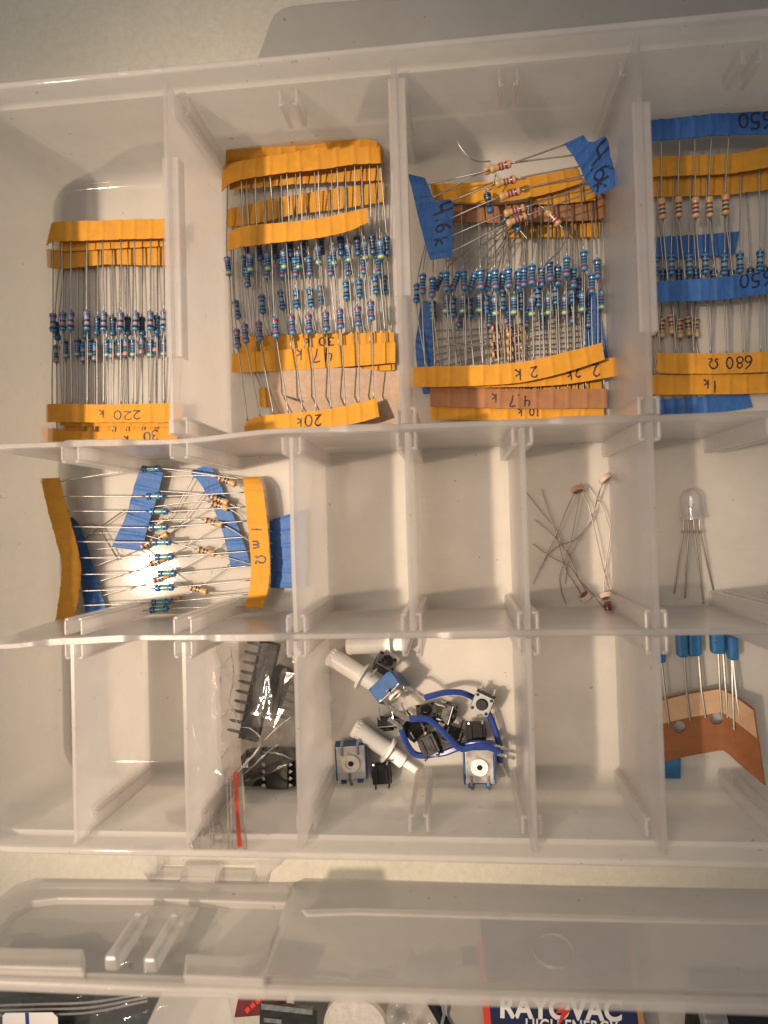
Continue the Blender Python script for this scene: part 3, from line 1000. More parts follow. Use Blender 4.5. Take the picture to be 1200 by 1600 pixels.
for k in range(13):
    f_ = k / 12 * 2
    a, b_, tt = (rows[0], rows[1], f_) if f_ <= 1 else (rows[1], rows[2], f_ - 1)
    dense.append([p.lerp(q, tt) + Vector((0, 0, random.uniform(-.08, .08))) for p, q in zip(a, b_)])
vt = [[bm.verts.new(p) for p in rr] for rr in dense]
vb = [[bm.verts.new(p - Vector((0, .15, .45))) for p in rr] for rr in dense]
for a, sgn in ((vt, 1), (vb, -1)):
    for i in range(12):
        for j in range(20):
            bm.faces.new((a[i][j], a[i][j + 1], a[i + 1][j + 1], a[i + 1][j])[::sgn])
for j in range(20):
    bm.faces.new((vt[0][j], vb[0][j], vb[0][j + 1], vt[0][j + 1])); bm.faces.new((vt[12][j + 1], vb[12][j + 1], vb[12][j], vt[12][j]))
for i in range(12):
    bm.faces.new((vt[i + 1][0], vb[i + 1][0], vb[i][0], vt[i][0])); bm.faces.new((vt[i][20], vb[i][20], vb[i + 1][20], vt[i + 1][20]))
obj('tag_sheet', bm, M['card'], t, smooth=True, angle=30)
# scrap of orange tape and two cut wire ends
sc = Tape(st(c2, (249, 1262, 256, 1350, 3), (300, 1264, 303, 1350, 3)), nu=6)
ta_ = thing('tape_scrap', 'small orange paper tape scrap left of the grey cardboard', 'tape scrap', P(413, 620, 2.1))
sc.build(M['orange'], ta_)
def wire_thing(label, pts_, r=.25, m='lead', name='cut_lead', cat='wire'):
    bm = bmesh.new()
    add_tube(bm, catmull([P(*p) for p in pts_], 14), r, 6)
    o = obj(name, bm, M[m], None, smooth=True, origin=P(*pts_[0][:2], 2.1))
    return tag(o, label, cat)
wire_thing('short cut wire pointing at the orange scrap left of the cardboard', [(*c2(228, 1190), 4), (*c2(245, 1225), 4), (*c2(262, 1262), 3.5)])
wire_thing('bright cut wire end lying across the cardboard by the 20 k tape', [(*c2(362, 1300), 9.2), (*c2(400, 1312), 9.2), (*c2(440, 1324), 8.8)], .28)

# ---- third back compartment
c3 = cv(600, 180, 2.857)
c3b = cv(620, 380, 3.529)
# blue taped strip lying across the bottom of the pile
strip('blue taped strip of tan resistors lying crosswise at the bottom of the 2 k pile',
      st(c3, (165, 830, 225, 830, 4), (150, 950, 222, 960, 3.2), (140, 1020, 215, 1050, 3.2), (150, 1130, 222, 1130, 3), (175, 1245, 215, 1240, 3)),
      st(c3, (858, 790, 940, 790, 3), (880, 900, 968, 900, 3), (890, 1000, 985, 1000, 3), (900, 1080, 1000, 1080, 3)),
      pts(c3, 3.4, (520, 945), (585, 960), (530, 985), (600, 1000), (520, 1022), (590, 1042), (525, 1062), (590, 1080)), 'tan_brown', ua=(.3, .92), ub=(.3, .95), ma='blue_tape', mb='blue_tape', sortkey=1, lead='copper_lead')
strip('orange taped strip with small printed lettering on its lower tape',
      st(c3, (545, 470, 540, 545, 3.4), (760, 462, 760, 545, 3.6), (965, 460, 962, 545, 3.6)),
      st(c3, (330, 1165, 330, 1236, 4.2), (640, 1160, 640, 1236, 4.2), (970, 1150, 972, 1236, 4.2)),
      pts(c3, 4, (345, 905), (470, 905), (560, 905), (632, 905), (709, 912), (770, 880), (840, 885), (912, 905)), 'redlow', sh=SH(),
      texts=[('b', 'DF1', 812, 604, 3.0, dict(rot=0, ink='ink', w=.3)), ('b', '#C', 836, 605, 3.4, dict(rot=0, w=.3))])
strip('orange taped strip of blue resistors hand marked 10 k',
      st(c3, (205, 395, 205, 470, 5), (500, 400, 500, 480, 5), (860, 360, 866, 440, 5)),
      st(c3, (206, 1270, 206, 1359, 5), (600, 1275, 600, 1362, 5.4), (980, 1268, 982, 1353, 5)),
      pts(c3, 5.6, (146, 795), (218, 872), (308, 857), (384, 862), (456, 842), (530, 826), (612, 832), (688, 812), (766, 802), (840, 792), (872, 770)), 'mixed', sh=SH(),
      texts=[('b', '10', 834, 644, 2.6), ('b', 'k', 813, 645, 2.6)])
strip('brown taped strip of blue resistors hand marked 4.7 k',
      st(c3, (300, 395, 305, 475, 7), (560, 402, 560, 480, 7), (800, 385, 800, 474, 7), (965, 350, 968, 462, 7), (992, 358, 992, 438, 6.5)),
      st(c3, (206, 1214, 206, 1300, 7), (600, 1222, 600, 1310, 7.5), (996, 1221, 996, 1308, 7)),
      pts(c3, 7.4, (277, 845), (354, 845), (425, 842), (498, 855), (581, 850), (661, 857), (733, 852), (807, 852), (886, 837), (967, 827)), 'yellow', sh=SH(), ma='brown_tape', mb='brown_tape',
      texts=[('b', '4.7', 812, 627, 3.3), ('b', 'k', 772, 624, 3.1)])
strip('orange taped strip hand marked 2.2 k, its end showing under the 2 k tape',
      st(c3, (640, 330, 642, 400, 8.5), (800, 322, 800, 395, 8.5), (940, 300, 945, 380, 8.5)),
      st(c3, (140, 1150, 140, 1215, 9), (500, 1145, 500, 1215, 9.5), (780, 1118, 790, 1203, 10), (1036, 1080, 1044, 1164, 10)),
      pts(c3, 10.4, (246, 742), (320, 740), (395, 745), (467, 742), (527, 748), (600, 737), (625, 722), (705, 722), (775, 717), (846, 727), (928, 752), (952, 686)), 'redlow', sh=SH(),
      texts=[('b', '2', 931, 578, 3.2), ('b', '.2', 907, 583, 2.8), ('b', 'k', 890, 586, 2.6)])
strip('orange taped strip of blue resistors hand marked 2 k',
      st(c3, (205, 308, 222, 382, 10), (400, 300, 400, 390, 11), (560, 292, 560, 384, 11), (720, 262, 730, 350, 11), (866, 234, 890, 300, 11)),
      st(c3, (134, 1128, 136, 1215, 9), (170, 1124, 172, 1214, 11.5), (400, 1116, 400, 1208, 13), (600, 1104, 604, 1194, 13), (780, 1066, 795, 1152, 13.5), (974, 1015, 986, 1090, 14)),
      pts(c3, 13.5, (172, 752), (216, 768), (278, 742), (357, 737), (432, 732), (497, 732), (557, 727), (661, 712), (741, 697), (815, 677), (893, 650)), 'redlow', sh=SH(),
      texts=[('b', '2', 834, 582, 3.4), ('b', 'k', 810, 584, 3.2)])
# blue taped bundle marked 4.6 k on top
t, TA46, TB46 = strip('blue taped bundle of six tan resistors hand marked 4.6 k',
      st(c3, (108, 262, 184, 278, 19, 17), (124, 330, 205, 330, 18), (140, 400, 232, 385, 17.5), (152, 450, 302, 382, 17.5), (175, 540, 306, 500, 17), (205, 645, 303, 634, 17)),
      st(c3, (806, 126, 888, 88, 22), (850, 190, 925, 122, 21), (880, 245, 990, 100, 20.5), (905, 300, 1015, 195, 20), (950, 360, 1052, 308, 20)),
      [(*c3(492, 238), 20), (*c3(520, 230), 21.5), (*c3(543, 297), 19.5), (*c3(562, 352), 19.5), (*c3(582, 427), 19), (*c3(592, 467), 19)], 'tan_red', ua=(.1, .95), ub=(.02, .9), ma='blue_tape', mb='blue_tape', sortkey=1, jit=.8, lead='lead',
      texts=[('a', '4', 690, 328, 4.4, dict(rot=0, ink='ink_blue', w=.6)), ('a', '.6', 691, 350, 3.9, dict(rot=0, ink='ink_blue', w=.6)), ('a', 'k', 688, 376, 3.8, dict(rot=0, ink='ink_blue', w=.6)),
             ('b', '4', 938, 240, 6.2, dict(rot=0, ink='ink_blue', w=.65)), ('b', '.6', 938, 263, 5.8, dict(rot=0, ink='ink_blue', w=.65)), ('b', 'k', 941, 289, 5.4, dict(rot=0, ink='ink_blue', w=.65))])
def loose(label, c, a, b_, kind, pa=None, pb=None, wa=(), wb=(), z=16, cat='resistor'):
    C = P(*c, z)
    o = place_resistor(C, P(*b_, z) - P(*a, z), kind, None, P(*pa) if pa else None, P(*pb) if pb else None, wa=[P(*w) for w in wa], wb=[P(*w) for w in wb])
    return tag(o, label, cat)
loose('loose tan resistor tilted steeply, right of the 4.6 k bundle', c3(752, 455), c3(725, 425), c3(780, 485), 'tan_red', (*c3(692, 402), 17), (*c3(800, 545), 15), z=17, wb=[(*c3(805, 515), 16)])
loose('loose blue resistor standing upright under the 4.6 k bundle', c3(468, 392), c3(462, 350), c3(478, 425), 'dark', (*c3(498, 268), 19), z=16.5, wa=[(*c3(478, 330), 17)])
loose('loose blue resistor half hidden below the lowest 4.6 k resistor', c3(570, 487), c3(535, 462), c3(600, 512), 'mixed', None, (*c3(640, 552), 15), z=15)
wire_thing('loose bent wire with a hooked end, behind the 4.6 k bundle', [(*c3(328, 108), 22), (*c3(340, 140), 22), (*c3(385, 192), 21), (*c3(430, 207), 20), (*c3(475, 205), 20)], .24)
wire_thing('loose dark bent wire slanting over the row of blue resistors', [(*c3(805, 565), 17), (*c3(780, 610), 17), (*c3(725, 660), 17), (*c3(695, 720), 16), (*c3(690, 745), 16)], .24, 'copper_lead')
wire_thing('long bright wire lying across the leads above the 2 k tape', [(*c3(270, 1010), 12), (*c3(330, 1024), 12), (*c3(400, 1024), 12), (*c3(475, 1010), 12)], .24)
wire_thing('short bright wire end just above the left of the 2 k tape', [(*c3(272, 1047), 12), (*c3(295, 1053), 12), (*c3(322, 1054), 12)], .26)
wire_thing('loose grey wire running from the blue 4.6 k tape into the pile', [(*c3(275, 652), 14), (*c3(360, 620), 14), (*c3(470, 560), 14), (*c3(555, 500), 15)], .24, 'copper_lead')

# ---- right back compartment
c4 = cv(980, 140, 2.963)
strip('blue taped strip of tan resistors, lowest in the right compartment',
      st(c4, (40, 690, 40, 775, 3), (250, 676, 252, 780, 3), (440, 664, 440, 770, 3), (520, 656, 498, 760, 3)),
      st(c4, (60, 1440, 70, 1512, 3), (250, 1428, 255, 1505, 3), (450, 1412, 455, 1490, 3), (562, 1404, 582, 1470, 3)),
      pts(c4, 3.6, (122, 1095), (158, 1105), (206, 1088), (243, 1106), (284, 1096), (316, 1102)), 'tan_brown', ua=(.15, .6), ub=(.1, .6), ma='blue_tape', mb='blue_tape', lead='copper_lead')
strip('orange taped strip of blue resistors hand marked 1 k, under the 680 ohm strip',
      st(c4, (60, 402, 60, 500, 4.5), (250, 394, 250, 494, 4.6), (480, 382, 480, 484, 4.6), (652, 362, 652, 464, 4.6), (760, 345, 760, 448, 4.6)),
      st(c4, (60, 1322, 60, 1412, 5), (300, 1320, 300, 1412, 5.4), (500, 1318, 500, 1410, 5.4), (760, 1312, 760, 1402, 5)),
      pts(c4, 5, (164, 878), (240, 876), (320, 872), (400, 880), (480, 880), (570, 872), (640, 868), (720, 862)), 'dark', ua=(.1, .95), ub=(.1, .95),
      texts=[('b', '1', 1116, 603, 3.6), ('b', 'k', 1104, 602, 2.8)])
strip('orange taped strip of blue resistors hand marked 680 ohm',
      st(c4, (60, 318, 60, 408, 7), (250, 306, 250, 398, 7), (480, 298, 480, 388, 7), (652, 266, 652, 360, 8), (760, 245, 760, 340, 8)),
      st(c4, (132, 1219, 140, 1296, 6), (160, 1218, 165, 1312, 6.8), (400, 1222, 400, 1316, 7), (580, 1216, 580, 1310, 7), (760, 1208, 760, 1302, 7)),
      pts(c4, 7, (130, 815), (205, 812), (287, 812), (362, 808), (450, 812), (522, 802), (615, 792), (700, 788)), 'mixed', ua=(.12, .9), ub=(.05, .9),
      texts=[('b', '680', 1155, 568, 3.7, dict(squash=1.0)), ('b', 'W', 1115, 568, 3.2, dict(squash=1.2))])
strip('blue taped strip of tan resistors hand marked 650',
      st(c4, (70, 146, 70, 240, 11), (110, 142, 110, 238, 12), (300, 122, 306, 222, 12.5), (390, 112, 392, 213, 12.5), (480, 110, 482, 212, 12.5), (652, 98, 652, 205, 12.5), (780, 88, 780, 196, 12)),
      st(c4, (70, 896, 70, 986, 9), (130, 888, 130, 982, 11), (400, 872, 400, 975, 12), (520, 860, 520, 962, 12), (652, 838, 652, 944, 12), (780, 822, 780, 926, 12)),
      pts(c4, 11.5, (162, 552), (238, 545), (317, 547), (381, 545), (455, 533)), 'tan_navy', ua=(.13, .56), ub=(.18, .6), ma='blue_tape', mb='blue_tape',
      texts=[('a', '650', 1180, 190, 4.4, dict(rot=180, ink='ink_blue', w=.6)), ('a', '_', 1173, 203, 4.4, dict(rot=0, ink='ink_blue', w=.6)), ('b', '650', 1180, 438, 4.4, dict(rot=180, ink='ink_blue', w=.55)), ('b', '_', 1186, 451, 4.4, dict(rot=0, ink='ink_blue', w=.55))])

# ---- middle row, left compartment
c5 = cv(0, 640, 2.4)
strip('blue taped strip of tan resistors, its dark tape curling under the megohm strip',
      st(c5, (262, 408, 268, 402, 4), (272, 470, 300, 440, 4), (285, 560, 345, 570, 4), (302, 650, 372, 668, 4), (325, 786, 402, 758, 4)),
      st(c5, (712, 232, 784, 202, 4), (760, 290, 818, 262, 4), (800, 370, 862, 368, 4.4), (838, 470, 905, 470, 4.4), (868, 596, 940, 576, 4.2)),
      [(*c5(588, 432), 4), (*c5(600, 480), 4), (*c5(560, 500), 4), (*c5(592, 568), 4), (*c5(606, 630), 4), (*c5(645, 716), 4)], 'tan_black', ua=(.2, .95), ub=(.05, .95), ma='blue_tape', mb='blue_tape', sortkey=1)
strip('blue taped strip of tan resistors, its left tape wide and wrinkled',
      st(c5, (528, 214, 612, 238, 5.5), (500, 300, 592, 320, 5.5), (475, 390, 560, 420, 5.5), (440, 470, 545, 480, 5), (420, 515, 535, 530, 4.5)),
      st(c5, (1010, 415, 1150, 372, 4), (1012, 480, 1150, 470, 4), (1015, 560, 1150, 560, 4), (1016, 668, 1145, 672, 4)),
      [(*c5(852, 268), 6, 0), (*c5(824, 338), 6), (*c5(824, 360), 5.2), (*c5(802, 424), 6), (*c5(775, 533), 5.5), (*c5(745, 675), 5)], 'tan_brown', ua=(.05, .98), ub=(.05, .95), ma='blue_tape', mb='blue_tape', sortkey=1)
strip('orange taped strip of blue resistors hand marked 1 megohm',
      st(c5, (152, 258, 222, 256, 9), (186, 400, 258, 392, 9.4), (216, 515, 288, 510, 9.4), (231, 590, 303, 596, 9.4), (224, 690, 296, 700, 9.2), (207, 800, 274, 798, 8)),
      st(c5, (908, 252, 966, 250, 8, 7), (915, 290, 985, 290, 9.4), (925, 400, 1000, 400, 9.6), (935, 500, 1008, 500, 9.6), (941, 600, 1012, 600, 9.6), (932, 690, 1002, 690, 9.4), (914, 745, 985, 746, 8)),
      pts(c5, 9.2, (566, 222), (582, 325), (596, 382), (595, 440), (606, 497), (616, 552), (626, 614), (617, 668), (602, 722), (596, 749)), 'greenish', ua=(.03, .98), ub=(.03, .99), sortkey=1,
      texts=[('b', '1', 400, 829, 3.6, dict(rot=0, w=.55)), ('b', 'm', 403, 851, 3.2, dict(rot=0, w=.5)), ('b', 'W', 406, 873, 3.6, dict(rot=0, w=.5))])
wire_thing('dark hooked wire left of the wrinkled blue tape', [(*c5(470, 375), 4), (*c5(420, 410), 4), (*c5(375, 442), 4), (*c5(350, 460), 3.6), (*c5(318, 485), 3)], .25, 'copper_lead')
wire_thing('dark wire loop curling beside the dark blue tape', [(*c5(300, 445), 4), (*c5(320, 430), 4), (*c5(350, 430), 4), (*c5(375, 448), 4), (*c5(400, 490), 4), (*c5(445, 565), 3)], .25, 'copper_lead')

# ------------------------------------------------------------------ photoresistors
def wtube(bm, conv, pts_, r, m=0):
    add_tube(bm, catmull([P(*conv(x, y), z) for x, y, z in pts_], 8 * len(pts_)), r, 6, m)
c6 = cv(780, 640, 2.857)
def ldr(label, c, ax, z, leads, m='ldr_pale'):
    C = P(*c6(*c), z)
    t = thing('photoresistor', label, 'photoresistor', (C.x, C.y, 2.1), 'photoresistors in the middle row')
    bm = bmesh.new()
    nrm = Vector(ax).normalized()
    q = nrm.to_track_quat('Z', 'Y').to_matrix()
    Mx = q.to_4x4(); Mx.translation = C
    add_lathe(bm, [(1.9, -.8), (2.15, -.6), (2.15, .55), (1.9, .8)], Mx, 22)
    for v in bm.verts:      # the disc is a little oval
        d = v.co - C
        e = q @ Vector((0, 1, 0))
        v.co -= e * d.dot(e) * .14
    obj('disc', bm, M[m], t, smooth=True)
    bm = bmesh.new()
    rr = Mx @ Matrix.Translation((0, 0, .93))
    add_lathe(bm, [(1.45, -.14), (1.45, -.10)], rr, 20)
    obj('sensor_face', bm, M['ldr_face'], t)
    for l in leads:
        bm = bmesh.new(); wtube(bm, c6, l, .20)
        obj('lead', bm, M['copper_lead'], t, smooth=True)
ldr('photoresistor standing on edge, pale brown, behind the tangle of wires', (350, 356), (.25, -1, .45), 6.5,
    [[(335, 372, 6), (290, 470, 6), (260, 545, 5), (205, 660, 4), (150, 778, 2.6)], [(358, 378, 6), (345, 450, 6), (325, 560, 5), (295, 660, 4), (270, 740, 3.4), (278, 810, 3), (298, 868, 2.6)]], m='ldr')
ldr('photoresistor leaning on the right divider, furthest back of the five', (474, 308), (.6, -.8, .35), 7,
    [[(463, 325, 6.5), (435, 395, 6), (415, 480, 5.4), (370, 545, 4.6), (330, 585, 4), (270, 605, 3.6), (225, 640, 3.2), (175, 710, 2.6)], [(458, 322, 6.5), (436, 410, 5.6), (400, 500, 5), (345, 590, 4.4), (310, 670, 3.6), (294, 776, 2.6)]])
ldr('pale photoresistor lying low by the long divider, left of its pair', (385, 834), (-.6, .75, .25), 4.0,
    [[(368, 826, 4), (330, 765, 4), (300, 720, 4), (275, 640, 4), (250, 545, 4), (215, 440, 3.4), (188, 354, 2.6)], [(394, 820, 4), (355, 755, 4.6), (330, 690, 4.8), (290, 620, 4.6), (250, 530, 4), (190, 460, 3.2), (120, 370, 2.6)]])
ldr('pale photoresistor flat against the floor beside the dark red one', (478, 831), (.1, -1, .5), 4.2,
    [[(465, 820, 4.4), (475, 690, 4.8), (494, 560, 5), (476, 480, 5), (455, 425, 4.6), (400, 346, 3.4)], [(497, 820, 4.4), (470, 725, 5), (440, 600, 5.6), (412, 480, 6), (400, 430, 6), (378, 385, 6), (362, 326, 6)]])
ldr('dark red faced photoresistor at the right end of the tangle', (495, 886), (.5, .25, .85), 7.5,
    [[(495, 868, 4.6), (410, 815, 5), (355, 755, 5.4), (320, 705, 5.4), (285, 685, 5), (220, 650, 4), (150, 600, 3)], [(468, 886, 4.4), (430, 840, 5), (390, 795, 5), (350, 745, 5), (335, 680, 5), (290, 620, 5), (240, 560, 4.4), (160, 492, 3)]], m='ldr_face')

# ------------------------------------------------------------------ four legged clear lamp
Ca, Cb = P(*c6(862, 490), 7), P(*c6(850, 352), 7)
t = thing('led_lamp', 'clear round topped lamp with four long legs, alone in its compartment', 'LED', (Ca.x, Ca.y, 2.1))
d = (Cb - Ca).normalized(); Ln = (Cb - Ca).length
bm = bmesh.new()
R_ = 3.0
prof = [(R_ * 1.14, 0), (R_ * 1.14, 1.0), (R_, 1.05), (R_, Ln - R_)] + [(R_ * math.cos(a * math.pi / 16), Ln - R_ + R_ * math.sin(a * math.pi / 16)) for a in range(1, 8)] + [(.1, Ln)]
add_lathe(bm, prof, axis_matrix(Ca, d), 24)
led_b = obj('dome', bm, M['led'], t, smooth=True)
bm = bmesh.new()
sd = d.cross(Vector((0, 0, 1))).normalized()
for k in range(4):
    o_ = sd * (k - 1.5) * 1.15
    add_bar(bm, Ca + o_ + d * .3, Ca + o_ + d * (3.2 if k != 1 else 4.2), .5, .4)
add_bar(bm, Ca + sd * -.9 + d * 4.2, Ca + sd * .5 + d * 4.2, 1.2, .4)
obj('lead_frame', bm, M['metal'], t)
for l in ([(825, 490, 7), (822, 545, 6.6), (802, 660, 5), (781, 820, 2.6)], [(843, 490, 7), (846, 545, 6.6), (836, 690, 5), (830, 842, 2.6)], [(868, 490, 7), (872, 545, 6.6), (890, 690, 5), (912, 868, 2.6)], [(893, 490, 7), (898, 545, 6.6), (925, 670, 5), (956, 806, 2.6)]):
    bm = bmesh.new(); wtube(bm, c6, l, .27)
    add_box(bm, P(*c6(l[1][0], l[1][1]), l[1][2]), (.95, .9, .5))
    obj('leg', bm, M['copper_lead'], t, smooth=True, angle=30)

# ------------------------------------------------------------------ push switch compartment
c7 = cv(460, 960, 3.0)
def cap_thing(label, segs, z0, z1):
    """segs: list of ((xa,ya),(xb,yb),radius) in zoom px along one axis, z runs from z0 to z1"""
    a0 = Vector(segs[0][0]); b0 = Vector(segs[-1][1]); tot = (b0 - a0).length
    def W(p):
        f_ = (Vector(p) - a0).length / tot
        return P(*c7(*p), z0 + (z1 - z0) * f_)
    c = W(segs[0][0])
    t = thing('switch_cap', label, 'switch cap', (c.x, c.y, 2.1), 'white switch caps')
    for k, (a, b_, r, nm) in enumerate(segs):
        A, B = W(a), W(b_)
        h = (B - A).length
        bm = bmesh.new()
        if nm == 'stem' and k == 0:
            pr = [(r * .45, .6), (r * .62, .05), (r * .9, 0), (r * .98, .3), (r, .8), (r * .97, h)]
        else:
            pr = [(r * .93, 0), (r, .18), (r, h - .18), (r * .93, h)]
        add_lathe(bm, pr, axis_matrix(A, B - A), 26)
        if k == 0:      # grip ribs round the open end
            for q in range(16):
                an = q * math.pi / 8
                Mx = axis_matrix(A, B - A)
                add_bar(bm, Mx @ Vector((r * math.cos(an), r * math.sin(an), .5)), Mx @ Vector((r * .99 * math.cos(an), r * .99 * math.sin(an), 1.6)), .35, .35)
        obj(nm, bm, M['white'], t, smooth=True, angle=35)
cap_thing('white ribbed switch cap pushed onto the blue soldered switch', [((165, 192), (312, 285), 2.9, 'stem'), ((312, 285), (326, 294), 4.3, 'flange'), ((326, 294), (425, 356), 2.6, 'shaft')], 8, 11)
cap_thing('white switch cap lying free with its thin pin towards the front', [((280, 527), (432, 632), 2.8, 'stem'), ((432, 632), (446, 642), 4.3, 'flange'), ((446, 642), (512, 690), 2.3, 'shaft'), ((512, 690), (575, 730), 1.25, 'pin')], 5.6, 4.6)
cap_thing('cream switch cap lying under the long divider', [((245, 148), (438, 142), 2.7, 'stem'), ((438, 142), (454, 141), 4.2, 'flange'), ((454, 141), (530, 138), 2.3, 'shaft')], 6, 6)

TACT = 'small black push buttons'
def tact(label, c, z, rot, metal_top=True):
    """local build: body 6 x 6 x 3.4, steel lid, round plunger, four bent legs; rot = XYZ euler degrees"""
    C = P(*c7(*c), z)
    t = thing('push_button', label, 'push button', C, TACT, rot=[math.radians(a) for a in rot])
    bm = bmesh.new(); add_box(bm, (0, 0, -1.2), (6.0, 6.0, 2.8))
    for sx in (-1, 1):
        add_box(bm, (sx * 1.6, 0, -2.75), (1.0, 4.6, .5))
        add_box(bm, (sx * 3.06, 0, -1.6), (.35, 2.2, 1.6))
    obj('body', bm, M['black'], t, local=True, bevel=.18)
    bm = bmesh.new(); add_box(bm, (0, 0, .38), (5.9, 5.9, .3))
    for sx in (-1, 1):
        add_box(bm, (sx * 3.03, 0, -.5), (.12, 3.4, 2.0))
    obj('cover_plate', bm, M['grey_metal'], t, local=True, bevel=.12)
    bm = bmesh.new()
    for sx in (-1, 1):
        for sy in (-1, 1):
            add_lathe(bm, [(.45, .5), (.5, .72), (.3, .82)], Matrix.Translation((sx * 2.25, sy * 2.25, 0)), 10)
    obj('rivet', bm, M['black'], t, local=True, smooth=True)
    bm = bmesh.new(); add_lathe(bm, [(1.78, .4), (1.78, 1.3), (1.6, 1.5)], None, 22)
    obj('plunger', bm, M['black'], t, local=True, smooth=True, angle=40)
    for sx in (-1, 1):
        for sy in (-1, 1):
            bm = bmesh.new()
            add_tube(bm, [(sx * 1.9, sy * 2.9, -1.6), (sx * 2.1, sy * 3.5, -1.9), (sx * 2.2, sy * 3.75, -2.8), (sx * 2.0, sy * 3.5, -3.9), (sx * 2.1, sy * 3.8, -5.2)], .33, 6)
            obj('leg', bm, M['solder'], t, local=True, smooth=True)
    return t
tact('black push button standing on its side behind the blue soldered switch', (432, 224), 14, (-62, 10, -32))
tact('black push button tilted over, uppermost under the blue wire bend', (620, 455), 9, (-58, 5, 10))
tact('black push button on edge, right of the blue wire bend', (736, 468), 8, (75, 5, 72))
tact('push button with its grey steel cover and round plunger facing up', (880, 418), 11, (8, -8, -24))
tact('black push button upside down between the steel covered button and the white ringed switch', (850, 545), 6, (180, 0, 2))
tact('black push button lying face down beside the square switch at left', (410, 740), 6, (176, 4, 4))
tact('black push button tipped on its back in the heap, nearest the left wire', (565, 545), 7.5, (130, 20, 40))
tact('black push button face down in the heap between both blue wires', (640, 605), 7, (168, -14, 28))
tact('black push button mostly hidden under the right wire', (735, 578), 5.5, (100, 0, -20))
tact('black push button under the blue soldered switch', (440, 522), 5.5, (70, 0, 5))

def big_switch(label, c, z, rot, hubmat, hubr, size=10.0, prongs=((-2.6, -1), (2.6, -1)), margin=1.2, solder=False):
    C = P(*c7(*c), z)
    if not isinstance(rot, Matrix):
        e_ = [math.radians(a) for a in rot]
    else:
        e_ = rot.to_euler()
    t = thing('latching_switch', label, 'switch', C, 'blue bodied switches', rot=e_)
    h = size / 2
    bm = bmesh.new(); add_box(bm, (0, 0, -2.6), (size, size * 1.12, 5.0))
    for sx in (-1, 1):
        add_box(bm, (sx * (h - .25), 0, .1), (.5, size * 1.1, .8))
        add_box(bm, (sx * 2.6, -h * 1.12 - .5, -.6), (1.9, 1.2, 1.6))
    obj('body', bm, M['pot_blue'], t, local=True, bevel=.3)
    bm = bmesh.new(); add_box(bm, (0, .15, .12), (size - margin, size * 1.12 - margin * .65, .35))
    for sx in (-1, 1):
        for sy in (-1, 1):
            add_box(bm, (sx * (h - .9), sy * (h * .95), -.6), (1.2, 1.3, 1.6))
    obj('cover_plate', bm, M['metal'], t, local=True, bevel=.2)
    bm = bmesh.new()
    def hexr(n, k):      # hexagonal socket
        return .95
    add_lathe(bm, [(hubr, .28), (hubr, .75), (hubr * .92, .95), (hubr * .60, .95), (hubr * .55, .55)], None, 30, cap=False)
    obj('hub_ring', bm, M[hubmat], t, local=True, smooth=True, angle=30)
    bm = bmesh.new()
    add_lathe(bm, [(hubr * .58, .32), (hubr * .56, .6)], None, 30)
    obj('hub_floor', bm, M[hubmat], t, local=True, smooth=True, angle=30)
    bm = bmesh.new(); add_lathe(bm, [(.95, .55), (.95, .66)], None, 6)
    obj('hex_socket', bm, M['black'], t, local=True)
    for sx, s_ in prongs:
        bm = bmesh.new()
        add_box(bm, (sx, s_ * h * .86, .42), (.9, 3.2, .25))
        add_bar(bm, (sx, s_ * h * 1.1, .2), (sx + .4, s_ * h * 1.5, -.4), .9, .45)
        obj('prong', bm, M['solder' if solder else 'grey_metal'], t, local=True, bevel=.12)
    return t
big_switch('square blue edged switch with worn steel cover and grey hub, at left', (265, 697), 9, (5, 6, 2), 'grey_hub', 2.9, 9.8, ((-2.6, 1), (2.4, 1), (-.6, -1)), margin=.5)
big_switch('square blue edged switch with a bright white ring hub, at right', (868, 715), 10, (2, 2, 0), 'white', 2.7, 9.8)
zv = Vector((.62, -.68, .40)).normalized(); xv = Vector((.75, .66, 0)); xv = (xv - zv * xv.dot(zv)).normalized()
side_frame = Matrix((xv, zv.cross(xv), zv)).transposed()
big_switch('blue switch standing on edge with soldered tags and the ribbed cap', (470, 372), 13.5, side_frame, 'cream', 2.4, 9.0, ((-2.4, -1), (2.4, -1), (0, 1)), solder=True)

def wire(label, pts_, ends=()):
    c = P(*c7(pts_[0][0], pts_[0][1]), 2.1)
    t = thing('jumper_wire', label, 'wire', c, 'blue jumper wires')
    bm = bmesh.new(); wtube(bm, c7, pts_, .98)
    bmj = bm
    obj('jacket', bmj, M['wire_blue'], t, smooth=True)
    for e, r in ends:
        bm = bmesh.new(); wtube(bm, c7, e, r)
        for v in bm.verts:
            v.co += Vector((random.uniform(-.12, .12), random.uniform(-.12, .12), random.uniform(-.1, .1)))
        obj('bare_end', bm, M['solder'], t, smooth=True)
wire('blue wire arching behind the steel covered button and down its right side', [(612, 390, 13), (655, 378, 13), (705, 366, 12.6), (760, 364, 12), (800, 372, 11), (845, 395, 8), (900, 450, 7.4), (925, 500, 7), (950, 570, 6.4), (962, 630, 6), (964, 692, 5.4)],
     [([(510, 345, 14), (540, 347, 14), (560, 355, 13.6), (585, 368, 13.4), (612, 388, 13)], .55), ([(962, 690, 5.4), (985, 730, 4.4), (1012, 772, 3)], .45)])
wire('blue wire crossing the heap of buttons to two bare ends at right', [(540, 490, 14), (575, 489, 14), (625, 492, 13.6), (665, 520, 13.2), (705, 560, 13), (745, 605, 12.8), (785, 630, 12.6), (835, 622, 12.6), (885, 616, 12.6), (930, 630, 12.4), (960, 645, 12.2)],
     [([(400, 385, 15), (420, 410, 15), (440, 430, 15), (475, 455, 14.6), (510, 482, 14.4), (542, 490, 14)], .75), ([(950, 655, 12), (990, 664, 12), (1036, 674, 11.6)], .5)])
